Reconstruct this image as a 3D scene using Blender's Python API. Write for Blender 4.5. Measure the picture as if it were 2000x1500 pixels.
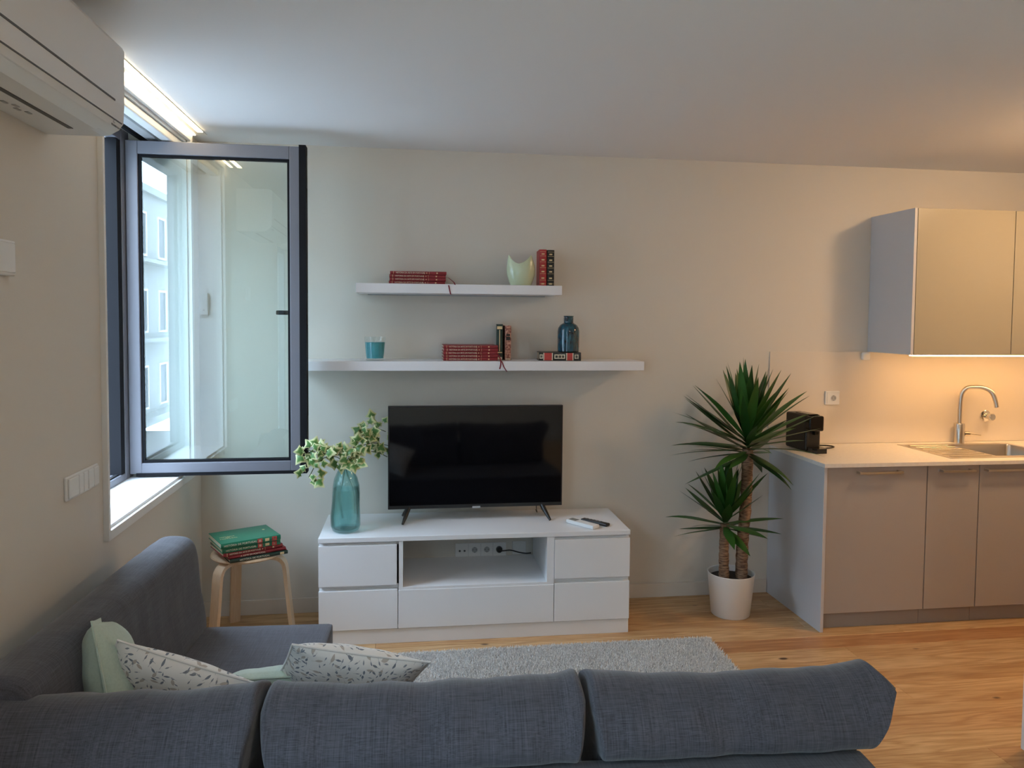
import bpy, bmesh, math, random
from mathutils import Vector, Matrix, noise
random.seed(7)
PI = math.pi
scene = bpy.context.scene
COL = scene.collection
for o in list(bpy.data.objects): bpy.data.objects.remove(o)

# ------------------------------------------------------------------ camera
# world: X along the back wall from the left corner, back wall at Y = 0, floor Z = 0
F_PX, CAM = 1479.1, Vector((1.1088, -4.3083, 1.6604))
YAW, PITCH, ROLL, PY = 0.1397, 0.0473, 0.0084, -58.07
_f = Vector((math.sin(YAW)*math.cos(PITCH), math.cos(YAW)*math.cos(PITCH), -math.sin(PITCH)))
_r = Vector((math.cos(YAW), -math.sin(YAW), 0)); _u = _r.cross(_f)
_r2 = _r*math.cos(ROLL) + _u*math.sin(ROLL); _u2 = _u*math.cos(ROLL) - _r*math.sin(ROLL)
cd = bpy.data.cameras.new('camera'); cam = bpy.data.objects.new('camera', cd); COL.objects.link(cam)
m3 = Matrix((_r2, _u2, -_f)).transposed()
cam.matrix_world = Matrix.Translation(CAM) @ m3.to_4x4()
cd.sensor_fit = 'HORIZONTAL'; cd.sensor_width = 36; cd.lens = F_PX/2000*36
cd.shift_y = PY/2000; cd.clip_start = .05
scene.camera = cam

# ------------------------------------------------------------------ sky, exposure
SKY_STRENGTH = 13.0
SKY_COLOR = (.58, .77, 1.0)
w = bpy.data.worlds.new('sky'); scene.world = w; w.use_nodes = True
bg = w.node_tree.nodes['Background']; bg.inputs[0].default_value = (*SKY_COLOR, 1); bg.inputs[1].default_value = SKY_STRENGTH
vs = scene.view_settings
vs.view_transform = 'Standard'; vs.look = 'None'; vs.gamma = 1; vs.use_curve_mapping = False
vs.exposure = 0.45

def portal(y0, y1, z0, z1, x):
    l = bpy.data.lights.new('sky_portal', 'AREA'); l.shape = 'RECTANGLE'; l.size = z1-z0; l.size_y = y1-y0
    l.cycles.is_portal = True
    o = bpy.data.objects.new('sky_portal', l); COL.objects.link(o)
    o.location = (x, (y0+y1)/2, (z0+z1)/2); o.rotation_euler = (0, -PI/2, 0)
# window openings in the left wall (y0, y1, z0, z1)
WIN1 = (-1.333, -.205, .855, 2.555)
WIN2 = (-5.25, -3.35, .25, 2.40)
portal(*WIN1, -.29); portal(*WIN2, -.29)

# ------------------------------------------------------------------ materials
def mat(name, col, rough=.5, metal=0, spec=.5, coat=0, emit=None, estr=0, bump=None):
    m = bpy.data.materials.new(name); m.use_nodes = True
    nt = m.node_tree; b = nt.nodes['Principled BSDF']
    b.inputs['Base Color'].default_value = (*col, 1); b.inputs['Roughness'].default_value = rough
    b.inputs['Metallic'].default_value = metal; b.inputs['Specular IOR Level'].default_value = spec
    b.inputs['Coat Weight'].default_value = coat
    if emit: b.inputs['Emission Color'].default_value = (*emit, 1); b.inputs['Emission Strength'].default_value = estr
    if bump:
        tc = nt.nodes.new('ShaderNodeTexCoord'); n = nt.nodes.new('ShaderNodeTexNoise'); n.inputs['Scale'].default_value = bump[0]; n.inputs['Detail'].default_value = 4
        bp = nt.nodes.new('ShaderNodeBump'); bp.inputs['Strength'].default_value = bump[1]; bp.inputs['Distance'].default_value = .004
        nt.links.new(tc.outputs['Object'], n.inputs['Vector']); nt.links.new(n.outputs['Fac'], bp.inputs['Height']); nt.links.new(bp.outputs['Normal'], b.inputs['Normal'])
    return m
def nodes(m): return m.node_tree.nodes, m.node_tree.links, m.node_tree.nodes['Principled BSDF']
def ramp(N, stops):
    r = N.new('ShaderNodeValToRGB'); e = r.color_ramp.elements
    while len(e) < len(stops): e.new(.5)
    for k, (p, c) in enumerate(stops): e[k].position = p; e[k].color = (*c, 1)
    return r
def noise_tint(m, c1, c2, scale, stretch=(1, 1, 1), lo=.3, hi=.7, detail=4):
    N, L, b = nodes(m)
    tc = N.new('ShaderNodeTexCoord'); mp = N.new('ShaderNodeMapping'); mp.inputs['Scale'].default_value = stretch
    n = N.new('ShaderNodeTexNoise'); n.inputs['Scale'].default_value = scale; n.inputs['Detail'].default_value = detail
    r = ramp(N, [(lo, c1), (hi, c2)])
    L.new(tc.outputs['Object'], mp.inputs[0]); L.new(mp.outputs[0], n.inputs['Vector']); L.new(n.outputs['Fac'], r.inputs[0]); L.new(r.outputs[0], b.inputs['Base Color'])
    return m

M = {}
M['wall'] = mat('wall_paint', (.70, .66, .595), .7, bump=(160, .08), spec=.3)
M['ceiling'] = mat('ceiling_paint', (.82, .81, .81), .8, bump=(120, .05), spec=.2)
M['trim'] = mat('trim_white', (.80, .78, .75), .4)
M['baseboard'] = mat('baseboard_paint', (.72, .67, .61), .45)
M['reveal'] = mat('reveal_white', (.85, .85, .84), .5)
M['white'] = mat('white_lacquer', (.83, .83, .84), .28)
M['whitefoil'] = mat('white_foil', (.84, .83, .85), .38)
M['plastic'] = mat('white_plastic', (.80, .80, .79), .35)
M['acplastic'] = mat('air_conditioner_plastic', (.74, .74, .73), .4)
M['seam'] = mat('seam_dark', (.10, .10, .10), .6)
M['black'] = mat('black_gloss', (.006, .006, .007), .12)
M['blackmat'] = mat('black_plastic', (.012, .012, .013), .4)
M['screen'] = mat('screen_black', (.003, .003, .004), .06, spec=.5)
M['alu'] = mat('anthracite_aluminium', (.17, .17, .195), .4, 0)
M['gasket'] = mat('black_gasket', (.010, .010, .012), .75, spec=.15)
M['steel'] = mat('brushed_steel', (.62, .58, .53), .28, 1)
M['chrome'] = mat('chrome', (.75, .74, .72), .1, 1)
M['greyrail'] = mat('grey_rail', (.42, .43, .44), .4)
M['kitchen'] = mat('grey_laminate', (.41, .375, .355), .36)
M['kitchenside'] = mat('grey_panel', (.58, .575, .60), .4)
M['kitchenup'] = mat('greige_laminate', (.40, .365, .28), .3)
M['worktop'] = mat('worktop_stone', (.80, .76, .70), .35)
noise_tint(M['worktop'], (.76, .72, .66), (.82, .78, .73), 60)
M['splash'] = mat('backsplash', (.72, .66, .58), .35)
M['plinth'] = mat('grey_plinth', (.33, .31, .30), .4)
M['ledwarm'] = mat('led_diffuser', (1, .9, .7), .5, emit=(1, .54, .20), estr=26)
M['ledwin'] = mat('led_window_diffuser', (1, .95, .85), .5, emit=(1, .80, .50), estr=9)
M['lampk'] = mat('kitchen_lamp_diffuser', (1, .95, .85), .5, emit=(1, .64, .34), estr=80)
M['lampfill'] = mat('living_fill_diffuser', (1, .95, .85), .5, emit=(1, .88, .76), estr=46)  # glow of the added fill lamp in the living area
M['soil'] = mat('soil', (.035, .025, .018), .95, bump=(60, 1))
M['pot'] = mat('pot_white', (.82, .80, .77), .35)
M['screengrey'] = mat('lcd_grey', (.22, .24, .23), .25)
M['wax'] = mat('teal_wax', (.03, .36, .44), .4)
M['celadon'] = mat('celadon_glaze', (.58, .66, .46), .15, coat=.6, bump=(55, .5))
M['wick'] = mat('wick', (.7, .7, .65), .8)
M['gold'] = mat('gold_foil', (.72, .55, .30), .4, .2)
M['cream'] = mat('cream_foil', (.75, .68, .52), .5)
M['paper'] = mat('book_pages', (.72, .62, .45), .8)
noise_tint(M['paper'], (.62, .52, .36), (.78, .70, .54), 220, (.05, .05, 3))
M['bookred'] = mat('red_cloth', (.26, .022, .03), .42)
M['bookred2'] = mat('bright_red_cloth', (.42, .025, .03), .4)
M['bookgreen'] = mat('green_cloth', (.008, .16, .085), .35)
M['bookdark'] = mat('dark_green_cloth', (.008, .03, .022), .4)
M['bookblack'] = mat('black_cloth', (.008, .009, .009), .35)
M['bookpink'] = noise_tint(mat('marbled_cloth', (.5, .2, .14), .5), (.22, .06, .04), (.62, .33, .24), 90, lo=.4, hi=.6)
M['redlabel'] = mat('red_label', (.50, .05, .04), .45)
M['ribbon'] = mat('red_ribbon', (.22, .015, .03), .6)
M['bluevase'] = noise_tint(mat('blue_glaze', (.01, .06, .10), .1, coat=.5), (.003, .018, .035), (.01, .11, .16), 70, (1, 1, .35), .35, .68, 6)

def wood(name, c1, c2, scale=7, knots=False, planks=False):
    m = mat(name, c1, .42); N, L, b = nodes(m)
    tc = N.new('ShaderNodeTexCoord'); oi = N.new('ShaderNodeObjectInfo')
    add = N.new('ShaderNodeVectorMath'); add.operation = 'ADD'
    sc = N.new('ShaderNodeVectorMath'); sc.operation = 'SCALE'; sc.inputs[0].default_value = (17, 31, 9); L.new(oi.outputs['Random'], sc.inputs['Scale'])
    L.new(tc.outputs['Object'], add.inputs[0]); L.new(sc.outputs[0], add.inputs[1])
    mp = N.new('ShaderNodeMapping'); mp.inputs['Scale'].default_value = (.9, 9, 9) if planks else (9, 9, .8)
    L.new(add.outputs[0], mp.inputs[0])
    n = N.new('ShaderNodeTexNoise'); n.inputs['Scale'].default_value = 1.3; n.inputs['Detail'].default_value = 2; n.inputs['Distortion'].default_value = .6
    L.new(mp.outputs[0], n.inputs['Vector'])
    mul = N.new('ShaderNodeMath'); mul.operation = 'MULTIPLY'; mul.inputs[1].default_value = scale; L.new(n.outputs['Fac'], mul.inputs[0])
    fr = N.new('ShaderNodeMath'); fr.operation = 'PINGPONG'; fr.inputs[1].default_value = .5; L.new(mul.outputs[0], fr.inputs[0])
    n2 = N.new('ShaderNodeTexNoise'); n2.inputs['Scale'].default_value = 14; n2.inputs['Detail'].default_value = 5
    mp2 = N.new('ShaderNodeMapping'); mp2.inputs['Scale'].default_value = (.6, 12, 12) if planks else (12, 12, .6); L.new(add.outputs[0], mp2.inputs[0]); L.new(mp2.outputs[0], n2.inputs['Vector'])
    mx = N.new('ShaderNodeMath'); mx.operation = 'MULTIPLY_ADD'; mx.inputs[1].default_value = .8; L.new(fr.outputs[0], mx.inputs[0]); L.new(n2.outputs['Fac'], mx.inputs[2])
    r = ramp(N, [(.42, c1), (.95, c2)]); L.new(mx.outputs[0], r.inputs[0])
    out = r.outputs[0]
    if planks:
        tint = ramp(N, [(0, (.88, .80, .72)), (.35, (1, 1, 1)), (.8, (1.0, .97, .92)), (.97, (.72, .52, .42))]); L.new(oi.outputs['Random'], tint.inputs[0])
        mm = N.new('ShaderNodeMixRGB'); mm.blend_type = 'MULTIPLY'; mm.inputs[0].default_value = 1; L.new(out, mm.inputs[1]); L.new(tint.outputs[0], mm.inputs[2]); out = mm.outputs[0]
    if knots:
        v = N.new('ShaderNodeTexVoronoi'); v.inputs['Scale'].default_value = 1; mp3 = N.new('ShaderNodeMapping'); mp3.inputs['Scale'].default_value = (2.9, 6.0, .01)
        L.new(add.outputs[0], mp3.inputs[0]); L.new(mp3.outputs[0], v.inputs['Vector'])
        kr = ramp(N, [(.045, (.08, .03, .015)), (.085, (1, 1, 1))]); L.new(v.outputs['Distance'], kr.inputs[0])
        m2 = N.new('ShaderNodeMixRGB'); m2.blend_type = 'MULTIPLY'; m2.inputs[0].default_value = .9; L.new(out, m2.inputs[1]); L.new(kr.outputs[0], m2.inputs[2]); out = m2.outputs[0]
    L.new(out, b.inputs['Base Color'])
    return m
M['floor'] = wood('pine_planks', (.67, .455, .24), (.44, .25, .105), 6, True, True)
M['floor'].node_tree.nodes['Principled BSDF'].inputs['Roughness'].default_value = .36
M['subfloor'] = mat('subfloor', (.10, .06, .03), .8)
M['birch'] = wood('birch_veneer', (.72, .53, .36), (.64, .44, .27), 4)

def fabric(name, dark, light, axis_a, axis_b):
    m = mat(name, light, .85, spec=.25); N, L, b = nodes(m)
    tc = N.new('ShaderNodeTexCoord'); res = []
    for st in (axis_a, axis_b):
        mp = N.new('ShaderNodeMapping'); mp.inputs['Scale'].default_value = st
        n = N.new('ShaderNodeTexNoise'); n.inputs['Scale'].default_value = 1; n.inputs['Detail'].default_value = 3; n.inputs['Roughness'].default_value = .7
        L.new(tc.outputs['Object'], mp.inputs[0]); L.new(mp.outputs[0], n.inputs['Vector']); res.append(n)
    ad = N.new('ShaderNodeMath'); ad.operation = 'ADD'; L.new(res[0].outputs['Fac'], ad.inputs[0]); L.new(res[1].outputs['Fac'], ad.inputs[1])
    hf = N.new('ShaderNodeMath'); hf.operation = 'MULTIPLY'; hf.inputs[1].default_value = .5; L.new(ad.outputs[0], hf.inputs[0])
    r = ramp(N, [(.35, dark), (.66, light)]); L.new(hf.outputs[0], r.inputs[0]); L.new(r.outputs[0], b.inputs['Base Color'])
    bp = N.new('ShaderNodeBump'); bp.inputs['Strength'].default_value = .25; bp.inputs['Distance'].default_value = .002
    L.new(hf.outputs[0], bp.inputs['Height']); L.new(bp.outputs['Normal'], b.inputs['Normal'])
    b.inputs['Sheen Weight'].default_value = .25; b.inputs['Sheen Roughness'].default_value = .5
    return m
FD, FL = (.030, .030, .038), (.104, .103, .124)
M['sofa_x'] = fabric('sofa_weave', FD, FL, (11, 420, 420), (420, 11, 11))     # threads along X and Z
M['sofa_y'] = fabric('sofa_weave_side', FD, FL, (420, 11, 420), (11, 420, 11))
M['sofa_flat'] = fabric('sofa_weave_flat', FD, FL, (11, 420, 11), (420, 11, 11))
M['mint'] = fabric('mint_velvet', (.44, .54, .46), (.52, .62, .53), (200, 200, 200), (90, 90, 90))
M['rug'] = noise_tint(mat('grey_pile', (.5, .5, .49), .95, spec=.1), (.52, .51, .50), (.95, .94, .91), 130, lo=.35, hi=.65)

def leaf_print():
    m = mat('leaf_print_cotton', (.80, .79, .76), .85, spec=.2); N, L, b = nodes(m)
    uv = N.new('ShaderNodeUVMap'); base = (.80, .79, .76); prev = None
    for (sc, off, ln, wd, col) in ((13, (0, 0, 0), .30, .105, (.20, .23, .27)), (10, (3.3, 1.7, 0), .30, .12, (.50, .45, .40)), (17, (7.1, 4.2, 0), .27, .085, (.26, .29, .33))):
        mp = N.new('ShaderNodeMapping'); mp.inputs['Scale'].default_value = (sc, sc, 0); mp.inputs['Location'].default_value = off
        L.new(uv.outputs[0], mp.inputs[0])
        v = N.new('ShaderNodeTexVoronoi'); v.voronoi_dimensions = '2D'; v.inputs['Scale'].default_value = 1; v.inputs['Randomness'].default_value = .8; L.new(mp.outputs[0], v.inputs['Vector'])
        sub = N.new('ShaderNodeVectorMath'); sub.operation = 'SUBTRACT'; L.new(mp.outputs[0], sub.inputs[0]); L.new(v.outputs['Position'], sub.inputs[1])
        se = N.new('ShaderNodeSeparateColor'); L.new(v.outputs['Color'], se.inputs[0])
        an = N.new('ShaderNodeMath'); an.operation = 'MULTIPLY'; an.inputs[1].default_value = 6.28; L.new(se.outputs[0], an.inputs[0])
        ro = N.new('ShaderNodeVectorRotate'); ro.rotation_type = 'Z_AXIS'; L.new(sub.outputs[0], ro.inputs['Vector']); L.new(an.outputs[0], ro.inputs['Angle'])
        sx = N.new('ShaderNodeSeparateXYZ'); L.new(ro.outputs[0], sx.inputs[0])
        def mth(op, a, bb=None):
            q = N.new('ShaderNodeMath'); q.operation = op
            for i, t in enumerate((a, bb)):
                if t is None: continue
                if isinstance(t, (int, float)): q.inputs[i].default_value = t
                else: L.new(t, q.inputs[i])
            return q.outputs[0]
        xx = mth('DIVIDE', sx.outputs[0], ln); hw = mth('MULTIPLY', mth('SUBTRACT', 1.0, mth('MULTIPLY', xx, xx)), wd)
        leaf = mth('LESS_THAN', mth('ABSOLUTE', sx.outputs[1]), hw)
        stem = mth('MULTIPLY', mth('LESS_THAN', mth('ABSOLUTE', sx.outputs[1]), .014), mth('MULTIPLY', mth('GREATER_THAN', sx.outputs[0], 0), mth('LESS_THAN', sx.outputs[0], ln*1.9)))
        msk = mth('MULTIPLY', mth('MAXIMUM', leaf, stem), mth('GREATER_THAN', se.outputs[1], .30))
        mx = N.new('ShaderNodeMixRGB'); L.new(msk, mx.inputs[0])
        if prev is None: mx.inputs[1].default_value = (*base, 1)
        else: L.new(prev, mx.inputs[1])
        mx.inputs[2].default_value = (*col, 1); prev = mx.outputs[0]
    L.new(prev, b.inputs['Base Color'])
    return m
M['print'] = leaf_print()

def glassy(name, tint, refr=.0, ior=1.5, boost=1.0):
    m = bpy.data.materials.new(name); m.use_nodes = True; N, L = m.node_tree.nodes, m.node_tree.links
    N.remove(N['Principled BSDF']); out = N['Material Output']
    tr = N.new('ShaderNodeBsdfTransparent'); tr.inputs[0].default_value = (*tint, 1)
    gl = N.new('ShaderNodeBsdfGlossy'); gl.inputs['Roughness'].default_value = .0; gl.inputs['Color'].default_value = (1, 1, 1, 1)
    lw = N.new('ShaderNodeLayerWeight'); lw.inputs['Blend'].default_value = .5
    pw = N.new('ShaderNodeMath'); pw.operation = 'POWER'; pw.inputs[1].default_value = 5; L.new(lw.outputs['Facing'], pw.inputs[0])
    f0 = ((ior-1)/(ior+1))**2
    fr = N.new('ShaderNodeMath'); fr.operation = 'MULTIPLY_ADD'; fr.inputs[1].default_value = 1-f0; fr.inputs[2].default_value = f0; L.new(pw.outputs[0], fr.inputs[0])
    src = tr.outputs[0]
    if refr:
        rf = N.new('ShaderNodeBsdfRefraction'); rf.inputs['Color'].default_value = (*tint, 1); rf.inputs['IOR'].default_value = 1.25; rf.inputs['Roughness'].default_value = 0
        mm = N.new('ShaderNodeMixShader'); mm.inputs[0].default_value = refr; L.new(tr.outputs[0], mm.inputs[1]); L.new(rf.outputs[0], mm.inputs[2]); src = mm.outputs[0]
    f = N.new('ShaderNodeMath'); f.operation = 'MULTIPLY'; f.inputs[1].default_value = boost; L.new(fr.outputs[0], f.inputs[0]); f.use_clamp = True
    mx = N.new('ShaderNodeMixShader'); L.new(f.outputs[0], mx.inputs[0]); L.new(src, mx.inputs[1]); L.new(gl.outputs[0], mx.inputs[2]); L.new(mx.outputs[0], out.inputs[0])
    return m
M['pane'] = glassy('window_glass', (.93, .975, .96), 0, 1.52, 1.7)
M['clear'] = glassy('clear_glass', (.96, .98, .98), 0, 1.45)
M['teal'] = glassy('teal_glass', (.80, .945, .945), .35, 1.55)
M['water'] = glassy('water', (.90, .975, .975), .5, 1.2, .4)

def leafmat(name, c1, c2, rough=.35):
    m = mat(name, c1, rough, spec=.4); N, L, b = nodes(m)
    oi = N.new('ShaderNodeObjectInfo'); r = ramp(N, [(0, c1), (1, c2)]); L.new(oi.outputs['Random'], r.inputs[0]); L.new(r.outputs[0], b.inputs['Base Color'])
    return m
M['yucca'] = leafmat('yucca_green', (.012, .060, .012), (.045, .135, .022))
M['bark'] = noise_tint(mat('yucca_bark', (.2, .12, .07), .9, bump=(40, 1)), (.10, .05, .03), (.36, .22, .13), 30, (1, 1, 5), .35, .65)
def ivymat():
    m = mat('variegated_ivy', (.1, .25, .05), .45); N, L, b = nodes(m)
    at = N.new('ShaderNodeAttribute'); at.attribute_name = 'edge'
    tc = N.new('ShaderNodeTexCoord'); oi = N.new('ShaderNodeObjectInfo'); ad = N.new('ShaderNodeVectorMath'); ad.operation = 'ADD'
    L.new(tc.outputs['Object'], ad.inputs[0]); L.new(oi.outputs['Random'], ad.inputs[1])
    n = N.new('ShaderNodeTexNoise'); n.inputs['Scale'].default_value = 60; L.new(ad.outputs[0], n.inputs['Vector'])
    q = N.new('ShaderNodeMath'); q.operation = 'MULTIPLY_ADD'; q.inputs[1].default_value = .7; q.inputs[2].default_value = -.35; L.new(n.outputs['Fac'], q.inputs[0])
    s = N.new('ShaderNodeMath'); L.new(at.outputs['Fac'], s.inputs[0]); L.new(q.outputs[0], s.inputs[1])
    r = ramp(N, [(.45, (.075, .20, .045)), (.62, (.22, .36, .10)), (.75, (.66, .68, .36))]); L.new(s.outputs[0], r.inputs[0]); L.new(r.outputs[0], b.inputs['Base Color'])
    return m
M['ivy'] = ivymat()
M['stem'] = mat('ivy_stem', (.10, .12, .05), .7)
M['facade'] = mat('facade_render', (.40, .42, .41), .8)
M['facadedark'] = mat('facade_window', (.08, .10, .12), .2)
M['street'] = mat('street_paving', (.32, .32, .31), .9)

# ------------------------------------------------------------------ mesh helpers
ORG = {}
def tag(o, label=None, cat=None, group=None, kind=None):
    if label: o['label'] = label
    if cat: o['category'] = cat
    if group: o['group'] = group
    if kind: o['kind'] = kind
    return o
def thing(name, label, cat, loc=(0, 0, 0), rotz=0, group=None, kind=None):
    o = bpy.data.objects.new(name, None); COL.objects.link(o); o.empty_display_size = .1
    o.location = loc; o.rotation_euler = (0, 0, rotz); ORG[o.name] = Vector(loc)
    return tag(o, label, cat, group, kind)
def mk(name, bm, m, parent=None, smooth=False, local=False):
    """bm in world coordinates; shifted to the parent's origin unless local"""
    if parent is not None and not local:
        bmesh.ops.translate(bm, verts=bm.verts, vec=-ORG[parent.name])
    me = bpy.data.meshes.new(name); bm.to_mesh(me); bm.free()
    if smooth:
        for p in me.polygons: p.use_smooth = True
        me.set_sharp_from_angle(angle=.75)
    return mkme(name, me, m, parent, org=(ORG[parent.name] if parent is not None and not local else Vector()))
def mkme(name, me, m, parent=None, org=None):
    if m is not None and len(me.materials) == 0: me.materials.append(M[m])
    o = bpy.data.objects.new(name, me); COL.objects.link(o)
    if parent is not None: o.parent = parent
    ORG[o.name] = org if org is not None else Vector()
    return o
def nb(): return bmesh.new()
def box(bm, x0, x1, y0, y1, z0, z1, bev=0, seg=2):
    r = bmesh.ops.create_cube(bm, size=1)
    vs_ = r['verts']
    for v in vs_: v.co = Vector(((x0+x1)/2 + v.co.x*(x1-x0), (y0+y1)/2 + v.co.y*(y1-y0), (z0+z1)/2 + v.co.z*(z1-z0)))
    if bev:
        es = list({e for v in vs_ for e in v.link_edges})
        bmesh.ops.bevel(bm, geom=es, offset=bev, segments=seg, profile=.5, affect='EDGES')
    return bm
def B(x0, x1, y0, y1, z0, z1, bev=0, seg=2): return box(nb(), x0, x1, y0, y1, z0, z1, bev, seg)
def lathe(bm, prof, c=(0, 0, 0), n=32, cap=True, wob=None):
    rings = []
    for k, (r, z) in enumerate(prof):
        ring = []
        for i in range(n):
            a = 2*PI*i/n; rr = r*(wob(a, z) if wob else 1)
            ring.append(bm.verts.new((c[0]+rr*math.cos(a), c[1]+rr*math.sin(a), c[2]+z)))
        rings.append(ring)
    for a, b in zip(rings, rings[1:]):
        for i in range(n): bm.faces.new((a[i], a[(i+1) % n], b[(i+1) % n], b[i]))
    if cap:
        if prof[0][0] > 1e-4: bm.faces.new(list(reversed(rings[0])))
        if prof[-1][0] > 1e-4: bm.faces.new(rings[-1])
    return bm
def tube(bm, pts, r, n=8, cap=True):
    pts = [Vector(p) for p in pts]; rs = r if isinstance(r, (list, tuple)) else [r]*len(pts); rings = []
    up = None
    for k, p in enumerate(pts):
        t = (pts[min(k+1, len(pts)-1)] - pts[max(k-1, 0)]).normalized()
        if up is None: up = Vector((0, 0, 1)) if abs(t.z) < .9 else Vector((1, 0, 0))
        s = t.cross(up).normalized(); up = s.cross(t).normalized()
        rings.append([bm.verts.new(p + (s*math.cos(2*PI*i/n) + up*math.sin(2*PI*i/n))*rs[k]) for i in range(n)])
    for a, b in zip(rings, rings[1:]):
        for i in range(n): bm.faces.new((a[i], a[(i+1) % n], b[(i+1) % n], b[i]))
    if cap: bm.faces.new(list(reversed(rings[0]))); bm.faces.new(rings[-1])
    return bm
def spline(pts, n=8, closed=False):
    pts = [Vector(p) for p in pts]; out = []; L = len(pts)
    for i in range(L if closed else L-1):
        p0 = pts[(i-1) % L] if (closed or i > 0) else pts[i]; p1 = pts[i]; p2 = pts[(i+1) % L]; p3 = pts[(i+2) % L] if (closed or i+2 < L) else p2
        for k in range(n):
            t = k/n
            out.append(.5*((2*p1) + (p2-p0)*t + (2*p0-5*p1+4*p2-p3)*t*t + (3*p1-p0-3*p2+p3)*t**3))
    if not closed: out.append(pts[-1])
    return out
def prism(bm, poly, axis, a0, a1):
    """extrude a 2D polygon along an axis ('x': poly is (y,z); 'y': (x,z); 'z': (x,y))"""
    f = {'x': lambda p, a: (a, p[0], p[1]), 'y': lambda p, a: (p[0], a, p[1]), 'z': lambda p, a: (p[0], p[1], a)}[axis]
    A = [bm.verts.new(f(p, a0)) for p in poly]; Bv = [bm.verts.new(f(p, a1)) for p in poly]; n = len(poly)
    bm.faces.new(A); bm.faces.new(list(reversed(Bv)))
    for i in range(n): bm.faces.new((A[i], Bv[i], Bv[(i+1) % n], A[(i+1) % n]))
    bmesh.ops.recalc_face_normals(bm, faces=bm.faces)
    return bm
_txt = {}
def text_mesh(s, size, depth=.0004, squash=1.0):
    key = (s, size, squash)
    if key not in _txt:
        c = bpy.data.curves.new('lettering', 'FONT'); c.body = s; c.size = size; c.extrude = depth; c.align_x = 'CENTER'; c.align_y = 'CENTER'; c.resolution_u = 2; c.space_character = 1.05
        o = bpy.data.objects.new('lettering', c); COL.objects.link(o)
        bpy.context.view_layer.update()
        me = bpy.data.meshes.new_from_object(o.evaluated_get(bpy.context.evaluated_depsgraph_get()))
        bpy.data.objects.remove(o)
        for v in me.vertices: v.co.x *= squash
        _txt[key] = me
    return _txt[key].copy()
def struct(name, bm, m, parent=None, smooth=False): return tag(mk(name, bm, m, parent, smooth), kind='structure')

# ------------------------------------------------------------------ room shell
H = 2.597; XR = 5.45; YR = -6.2
fl = struct('floor', B(-.02, XR, YR, .02, -.14, -.022), 'subfloor')
PW = .132; plank_cache = {}
y = 0.0; row = 0; rr = random.Random(3)
while y > YR + .01:
    x = 0.0; first = True
    while x < XR - .01:
        L_ = rr.choice((1.25, 1.6, 1.95, 2.3)) * (rr.choice((.35, .6, .85, 1)) if first else 1); first = False
        x1 = min(x+L_, XR); ln = round(x1-x, 3); ya = max(y-PW, YR); wd = round(y-ya, 3)
        if ln < .05: break
        if (ln, wd) not in plank_cache:
            bm = B(-ln/2+.0004, ln/2-.0004, -wd/2+.0004, wd/2-.0004, -.021, 0, .0009, 1)
            me = bpy.data.meshes.new('plank'); bm.to_mesh(me); bm.free(); plank_cache[(ln, wd)] = me
        o = mkme('plank', plank_cache[(ln, wd)], 'floor', fl); o.location = ((x+x1)/2, (y+ya)/2, 0)
        x = x1
    y -= PW; row += 1

struct('wall_back', B(-.28, XR+.1, 0, .14, -.14, H+.1), 'wall')
def wall_with_holes(x0, x1, y0, y1, z0, z1, holes):
    bm = nb(); ys = y0
    for (a, b, c, d) in sorted(holes):
        box(bm, x0, x1, ys, a, z0, z1); box(bm, x0, x1, a, b, z0, c); box(bm, x0, x1, a, b, d, z1); ys = b
    box(bm, x0, x1, ys, y1, z0, z1)
    return bm
struct('wall_left', wall_with_holes(-.30, 0, YR-.1, 0, -.14, H+.1, [WIN1, WIN2]), 'wall')
struct('wall_right', B(XR, XR+.12, YR-.1, 0, -.14, H+.1), 'wall')
struct('wall_rear', B(0, XR, YR-.12, YR, -.14, H+.1), 'wall')
struct('wall_partition', B(4.33, 4.43, YR, -1.80, 0, H), 'wall')
struct('ceiling', B(0, XR, YR, 0, H, H+.1), 'ceiling')
struct('baseboard_back', B(0.012, 3.296, -.012, 0, 0, .084, .002), 'baseboard')
struct('baseboard_left', B(0, .012, YR, 0, 0, .084, .002), 'baseboard')

# open door leaf at the right edge of the view, hung on the partition
dr = thing('door_1', None, None, (4.32, -1.775, 0), kind='structure')
mk('door_leaf', B(3.478, 4.318, -1.79, -1.745, .008, 2.06, .002), 'trim', dr)
h_ = mk('door_handle', lathe(nb(), [(.024, 0), (.024, .008), (.009, .010), (.009, .045)], n=16), 'steel', dr, True, local=True)
h_.location = (-.775, -.015, 1.02); h_.rotation_euler = (PI/2, 0, 0)
mk('hinge', B(4.319, 4.331, -1.80, -1.785, .25, .33), 'steel', dr); mk('hinge', B(4.319, 4.331, -1.80, -1.785, 1.75, 1.83), 'steel', dr)

# ------------------------------------------------------------------ window 1 (open sash)
W = thing('window_1', None, None, (-.28, -.76, .855), kind='structure')
y0, y1, z0, z1 = WIN1
lin = nb()
box(lin, -.27, 0, y0, y0+.012, z0, z1); box(lin, -.27, 0, y1-.012, y1, z0, z1); box(lin, -.27, 0, y0, y1, z1-.012, z1); box(lin, -.298, -.262, -.365, y1-.012, z0+.012, z1-.012)
mk('reveal_lining', lin, 'reveal', W)
mk('window_sill', B(-.275, .004, y0, y1, z0-.002, z0+.012, .002), 'reveal', W)
cs = nb(); e = .035
box(cs, 0, .02, y0-.018, y0, z0-e, H-.002, .001); box(cs, 0, .02, y1, y1+e, z0-e, H-.002, .001); box(cs, 0, .02, y0, y1, z0-e, z0, .001); box(cs, 0, .02, y0, y1, z1, H-.002, .001)
mk('casing', cs, 'trim', W)
fr = nb(); fw = .055; xf0, xf1 = -.295, -.225
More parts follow.
